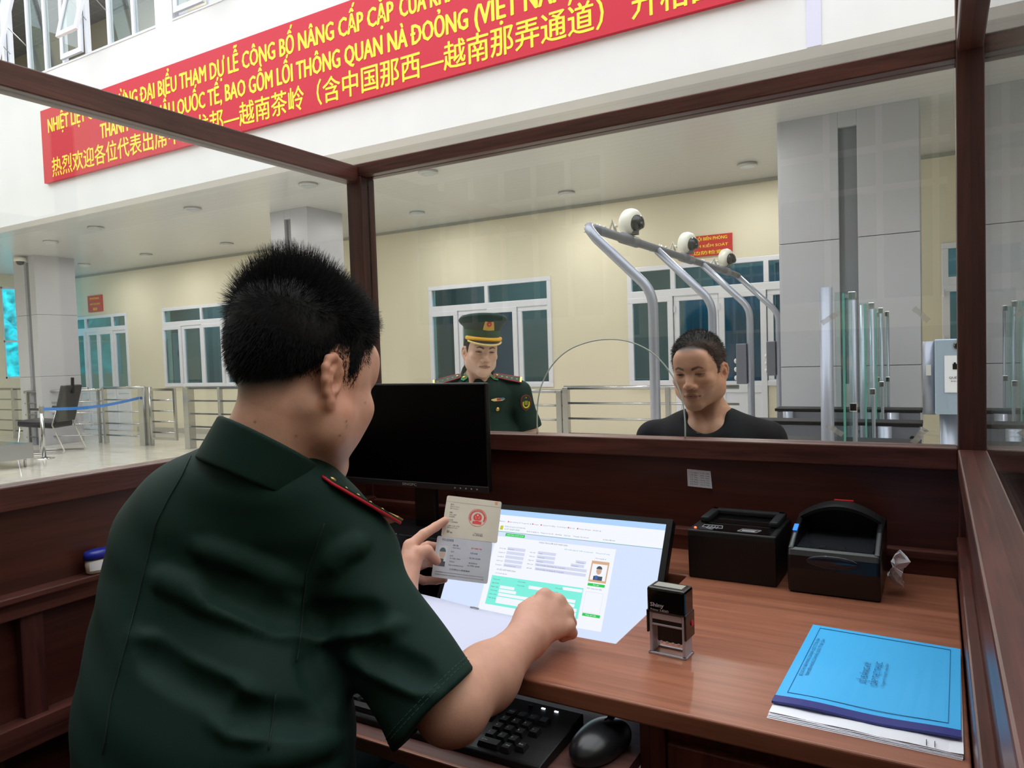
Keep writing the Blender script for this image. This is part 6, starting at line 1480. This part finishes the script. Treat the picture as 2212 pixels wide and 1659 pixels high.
    dirs = nr*.8+(1-top)*(R@np.array([0, -.1, -.7]))+top*(R@np.array([.1, .55, .1])); lens = hair_len*(.4+.8*sstep(h, .0, .06))*npr.uniform(.6, 1.2, len(h))
    roots = roots-nr*(np.maximum(thick(q), 0)*.5+np.minimum(thick(q), 0))[:, None]*s
    V1, F1 = strands('h', roots[keep], dirs[keep], lens[keep], .0007, None, None, jit=.35)
    mh = vcolmat('hair_mixed', .5, spec=.25); allv = np.concatenate([Vh, V1]); hc = np.tile(np.array(hairc), (len(allv), 1))
    if shirt.get('grey'):
        nst = keep.sum(); g = npr.random(nst) < (.12+.55*np.exp(-((((roots[keep]-H)@R)/s-np.array([-.025, .08, .10]))**2).sum(1)/.0011)); m_ = np.repeat(g, 12); hc[len(Vh):][m_] = (.28, .26, .24)
    mesh_np('hair', allv, np.concatenate([Fh, F1+len(Vh)]), mh, p, hc)
    nzf = Field(); nzf.ops = [(0, lambda P: S(P)+(.0022*np.sin(((P-B)@RB)[:, 2]*46+((P-B)@RB)[:, 0]*33)*np.sin(((P-B)@RB)[:, 0]*39-((P-B)@RB)[:, 2]*21)).astype(np.float32), 0)]
    V, Fq = surface(nzf, axis((B[0]-.36*hs, B[0]+.36*hs, .006)), axis((B[1]-.36*hs, B[1]+.36*hs, .006)), axis((B[2]+.80*hs, B[2]+1.52*hs, .006)), proj=1)
    mesh_np('shirt', V, Fq, shirt['mat'], p)
    Tr = Field(); Tr.u(s_ell(T(0, 0, .92), np.array([.158, .115, .11])*s, RB))
    for sx in (-1, 1): Tr.chain([T(sx*.085, 0, .88), T(sx*.09, .01, .48), T(sx*.09, -.015, .07)], [.092*s, .074*s, .062*s], .03)
    Tr.cut(s_plane(T(0, 0, .055), (0, 0, -1)), .004); V, Fq = surface(Tr, axis((B[0]-.32*hs, B[0]+.32*hs, .009)), axis((B[1]-.3*hs, B[1]+.3*hs, .009)), axis((B[2]+.03, B[2]+1.06*hs, .009)), proj=1)
    mesh_np('trousers', V, Fq, shirt['trousers'], p)
    shoes(p, [T(-.09, -.02, .0), T(.09, -.02, .0)], yaw, B[2], M_shoe)
    return p, nzf, T, RB, hl, R, nb
# the traveller
tp = D(1503, 808, 2.36); t_yaw = 180+8
tr, trS, tT, tRB, thl, tR, tnb = standing('standing person with cropped hair in black t-shirt facing the booth window, eyes lowered', (D(1530, 900, 2.42)[0], D(1530, 900, 2.42)[1], FL), t_yaw, 1.005, .985, tp+np.array([.004, .03, 0]), rot(180-3, -10, 2), (.58, .31, .21), (.022, .019, .018), 1.11,
    {'mat': mat('tshirt_black', (.0065, .0068, .009), .8, spec=.2, bump=.1, bscale=800), 'trousers': mat('jeans_dark', (.02, .024, .034), .8), 'grey': True}, stubble=.30, hair_len=.0105, hair_n=9000, fade=.03)
# the capped officer
op = D(1033, 762, 3.42); o_yaw = 180+30
off, ofS, oT, oRB, ohl, oR, onb = standing('standing person in green uniform and peaked cap with gold badge, watching from beyond the window', (D(1034, 900, 3.5)[0], D(1034, 900, 3.5)[1], FL), o_yaw, 1.08, .955, op+np.array([0, .02, -.004]), rot(180+47, -7, -4), (.74, .47, .37), (.014, .012, .012), .97,
    {'mat': mat('uniform_green_dark', (.0062, .026, .0185), .72, spec=.25, bump=.1, bscale=800), 'trousers': mat('trouser_green', (.010, .034, .026), .75), 'officer': True, 'spread': .035}, hair_len=.008, hair_n=5000, cap=True)
# peaked cap
cg = mat('cap_green', (.008, .030, .022), .75); cb = mat('cap_band_green', (.010, .075, .040), .7); M_cord = mat('cord_yellow', rgb(250, 186, 30), .5); M_gtrim = mat('gold_braid', rgb(236, 206, 130), .45)
hs_ = 1.035
hs_ = 1.06
def capring(rx, ry, z, cy=0.0, tilt=.0, n=36): return [ohl(rx*math.sin(2*math.pi*k/n), cy+ry*math.cos(2*math.pi*k/n), z+tilt*(math.cos(2*math.pi*k/n))) for k in range(n)]
def loft(rings, closed_end=True):
    m = MB(); n = len(rings[0])
    for r in rings: m.v += [tuple(v) for v in r]
    m.f = [(i*n+k, i*n+(k+1) % n, (i+1)*n+(k+1) % n, (i+1)*n+k) for i in range(len(rings)-1) for k in range(n)]
    if closed_end: m.f.append(tuple(range((len(rings)-1)*n, len(rings)*n)))
    return m
cp_ = loft([capring(.086, .106, .116, .0, .006), capring(.094, .114, .132, .004, .014), capring(.110, .128, .148, .006, .026), capring(.119, .138, .163, .008, .032), capring(.112, .130, .176, .006, .032), capring(.080, .092, .183, .0, .018), capring(.045, .05, .187, 0, .008), capring(.01, .01, .188, 0, .002)]).build('peaked_cap', cg, off, smooth=True)
loft([capring(.084, .104, .072, .0), capring(.086, .106, .117, .0, .006)], False).build('band', cb, cp_, smooth=True)
m = MB(); K = 20
for i in range(K+1):
    a = math.radians(-68+136*i/K); e = math.cos(a/1.1); i_ = (.085*math.sin(a), .105*math.cos(a), .078); o_ = (.090*math.sin(a), .108*math.cos(a)+.032*e, .078-.022*e)
    m.v += [tuple(ohl(*i_)), tuple(ohl(*o_)), tuple(ohl(o_[0], o_[1], o_[2]-.004)), tuple(ohl(i_[0], i_[1], i_[2]-.004))]
for i in range(K):
    for j in range(4): m.f.append((4*i+j, 4*i+4+j, 4*i+4+(j+1) % 4, 4*i+(j+1) % 4))
vz = m.build('visor', mat('visor_green', (.006, .012, .010), .25), cp_, smooth=True)
MB().tube([ohl(.090*math.sin(math.radians(a)), .109*math.cos(math.radians(a))+.032*math.cos(math.radians(a)/1.1), .077-.022*math.cos(math.radians(a)/1.1)) for a in range(-66, 67, 6)], .0042, 8).build('gold_trim', M_gtrim, cp_, smooth=True)
MB().tube([ohl(.089*math.sin(math.radians(a)), .112*math.cos(math.radians(a)), .0805-.002*math.cos(math.radians(a))) for a in range(-74, 75, 6)], .0095, 8).build('cord', M_cord, cp_, smooth=True)
e0 = ohl(0, .119, .150); en = oR@np.array([0, .93, -.15]); en /= np.linalg.norm(en); eu = oR@np.array([0, .15, .98]); ex_ = np.cross(eu, en)
m = MB(); P = [(0, -.020), (.020, -.018), (.019, -.006), (.016, .010), (.010, .020), (.004, .023), (.006, .012), (0, .008), (-.006, .012), (-.004, .023), (-.010, .020), (-.016, .010), (-.019, -.006), (-.020, -.018)]
m.prism([e0+ex_*a*1.3+eu*b*1.3+en*.002 for a, b in P], en*.004).build('emblem_wreath', mat('wreath_gold', rgb(236, 196, 96), .4, metal=.5), cp_)
MB().lathe([(.0125, 0), (.011, .003), (0, .004)], e0+en*.005+eu*.004, en, 18).build('emblem_disc', mat('emblem_red', rgb(206, 40, 30), .4), cp_, smooth=True)
st_ = MB(); c = e0+en*.0085+eu*.004; st_.add([c+en*.001]+[c+(ex_*math.sin(2*math.pi*k/10)+eu*math.cos(2*math.pi*k/10))*(.0055 if k % 2 == 0 else .0023) for k in range(10)], [(0, 1+k, 1+(k+1) % 10) for k in range(10)]); st_.build('emblem_star', M_gtrim, cp_)
# collar, boards and badges on the officer's shirt
def on(x, y): return trace(ofS, x, y, 2.6, 5)
onk = (ohl(0, -.02, -.05)-onb); onk /= np.linalg.norm(onk); ofw = oRB@np.array([0, 1., 0]); orx = oRB@np.array([1., 0, 0])
OC = Field(); OC.u(s_cap(onb-onk*.035+ofw*.012, onb+onk*.10+ofw*.004, .092, .068)); OC.sub(s_cap(onb-onk*.05+ofw*.012, onb+onk*.13+ofw*.004, .080, .061), .002)
OC.cut(s_plane(onb+onk*.048, onk+ofw*.30), .004); OC.cut(s_plane(onb-onk*.008, -onk-ofw*.42), .004)
OC.sub(s_cap(onb+onk*.05+ofw*.10, onb-onk*.05+ofw*.10, .048, .010), .004)
V, Fq = surface(OC, axis((onb[0]-.13, onb[0]+.13, .004)), axis((onb[1]-.13, onb[1]+.13, .004)), axis((onb[2]-.12, onb[2]+.12, .004)))
mesh_np('collar', V, Fq, MATS['uniform_green_dark'], off)
def patch_at(c):
    g = ofS.grad(np.array([c], np.float32))[0].astype(float); u_ = -Z_+g*g[2]; u_ /= np.linalg.norm(u_); v_ = np.cross(g, u_); c = c+g*.002; u_ = u_*.9+v_*.25; u_ /= np.linalg.norm(u_); v_ = np.cross(g, u_)
    pt = MB().prism([c-u_*.024-v_*.014, c+u_*.014-v_*.015, c+u_*.028, c+u_*.014+v_*.015, c-u_*.024+v_*.014], g*.003).build('collar_patch', mat('patch_green', rgb(22, 120, 66), .6), off)
    MB().lathe([(.0095, 0), (.008, .003), (0, .0045)], c+g*.0028-u_*.003, g, 14).build('badge', M_gold, pt, smooth=True)
for sx in (-1, 1):
    a, b = oT(sx*.074, .012, 1.45), oT(sx*.192, .006, 1.41); P = np.array([a, b], np.float32)
    for _ in range(5): d = ofS(P); g = ofS.grad(P); P = P-g*d[:, None]*.8
    shoulder_board(ofS, P[0], P[1], .050, off, oRB@np.array([0, 1., 0]), 4, .009, nz=.0)
def decal(nm, c, w_, h_, m, poly=None, d=.004, par=None):
    g = ofS.grad(np.array([c], np.float32))[0]; u_ = np.cross(Z_, g); u_ /= np.linalg.norm(u_); v_ = np.cross(g, u_)
    pts = poly or [(-.5, -.5), (.5, -.5), (.5, .5), (-.5, .5)]
    return MB().prism([c+u_*a*w_+v_*b*h_+g*.001 for a, b in pts], g*d).build(nm, m, par or off), (u_, v_, g)
def snap(x, y, z):
    P = np.array([oT(x, y, z)], np.float32)
    for _ in range(6): d = ofS(P); g = ofS.grad(P); P = P-g*d[:, None]*.8
    return P[0].astype(float)
for px_, py_ in ((1068, 817), (1003, 817)):
    c = on(px_, py_)
    if c is not None: patch_at(c)
c = on(1075, 863); 
if c is not None:
    o1, (u_, v_, g_) = decal('name_bar', c, .072, .014, M_gtrim, [(-.5, -.1), (-.3, -.5), (.3, -.5), (.5, -.1), (.5, .2), (.1, .5), (-.1, .5), (-.5, .2)])
    MB().obox(c+u_*.002+v_*.001+g_*.006, u_, v_, g_, .009, .005, .001).build('red_tab', mat('tab_red', rgb(190, 50, 60), .5), o1); MB().obox(c+u_*.022+v_*.003+g_*.006, u_, v_, g_, .010, .0045, .001).build('blue_tab', mat('tab_blue', rgb(70, 120, 160), .5), o1)
c = on(1075, 884)
if c is not None:
    g_ = ofS.grad(np.array([c], np.float32))[0]; MB().lathe([(.010, 0), (.009, .004), (0, .006)], c, g_, 16).build('pocket_button', M_gold, off, smooth=True)
for px in ([(1056, 882), (1068, 890), (1094, 888), (1098, 880)],):
    p_ = poly_px(ofS, px, 4, 2.6, 5)
    if len(p_) > 2: tube_on(ofS, p_, .0018).build('pocket_flap_seam', M_seam, off, smooth=True)
c = on(1136, 870)
if c is not None:
    sh_ = [(-.5, .30), (-.30, .48), (0, .55), (.30, .48), (.5, .30), (.5, -.1), (.32, -.38), (0, -.55), (-.32, -.38), (-.5, -.1)]
    o1, (u_, v_, g_) = decal('sleeve_patch', c, .052, .072, mat('patch_red_edge', rgb(150, 44, 44), .6), sh_, .001)
    MB().prism([c+u_*a*.046+v_*b*.065+g_*.002 for a, b in sh_], g_*.001).build('patch_field', mat('patch_dark', rgb(26, 48, 34), .6), o1)
    q = MB(); pts = [c+u_*.015*math.cos(math.radians(a))+v_*(.019*math.sin(math.radians(a))-.004)+g_*.0035 for a in range(150, 391, 20)]; q.tube(pts, .0034, 6); q.build('patch_wreath', mat('patch_yellow', rgb(226, 206, 40), .5), o1)
    q = MB(); q.obox(c+v_*.0+g_*.0035, u_, v_, g_, .008, .010, .0006); q.lathe([(.004, 0), (.004, .001)], c+v_*.025+g_*.003, g_, 8); q.build('patch_shield', mat('patch_yellow_dim', rgb(150, 150, 50), .5), o1)
# button on the traveller's shirt
c = trace(trS, 1508, 936, 1.9, 4)
if c is not None:
    g_ = trS.grad(np.array([c], np.float32))[0]; o = MB().lathe([(.006, 0), (.006, .002), (0, .0025)], c, g_, 14).build('shirt_mark', mat('mark_brown', rgb(62, 56, 48), .6), tr)
# ------------------------------------------------------------------ lift everything onto the hall floor (floor at z = 0)
bpy.context.view_layer.update()
for o in list(SC.objects):
    if o.parent is None: o.location.z += EYE
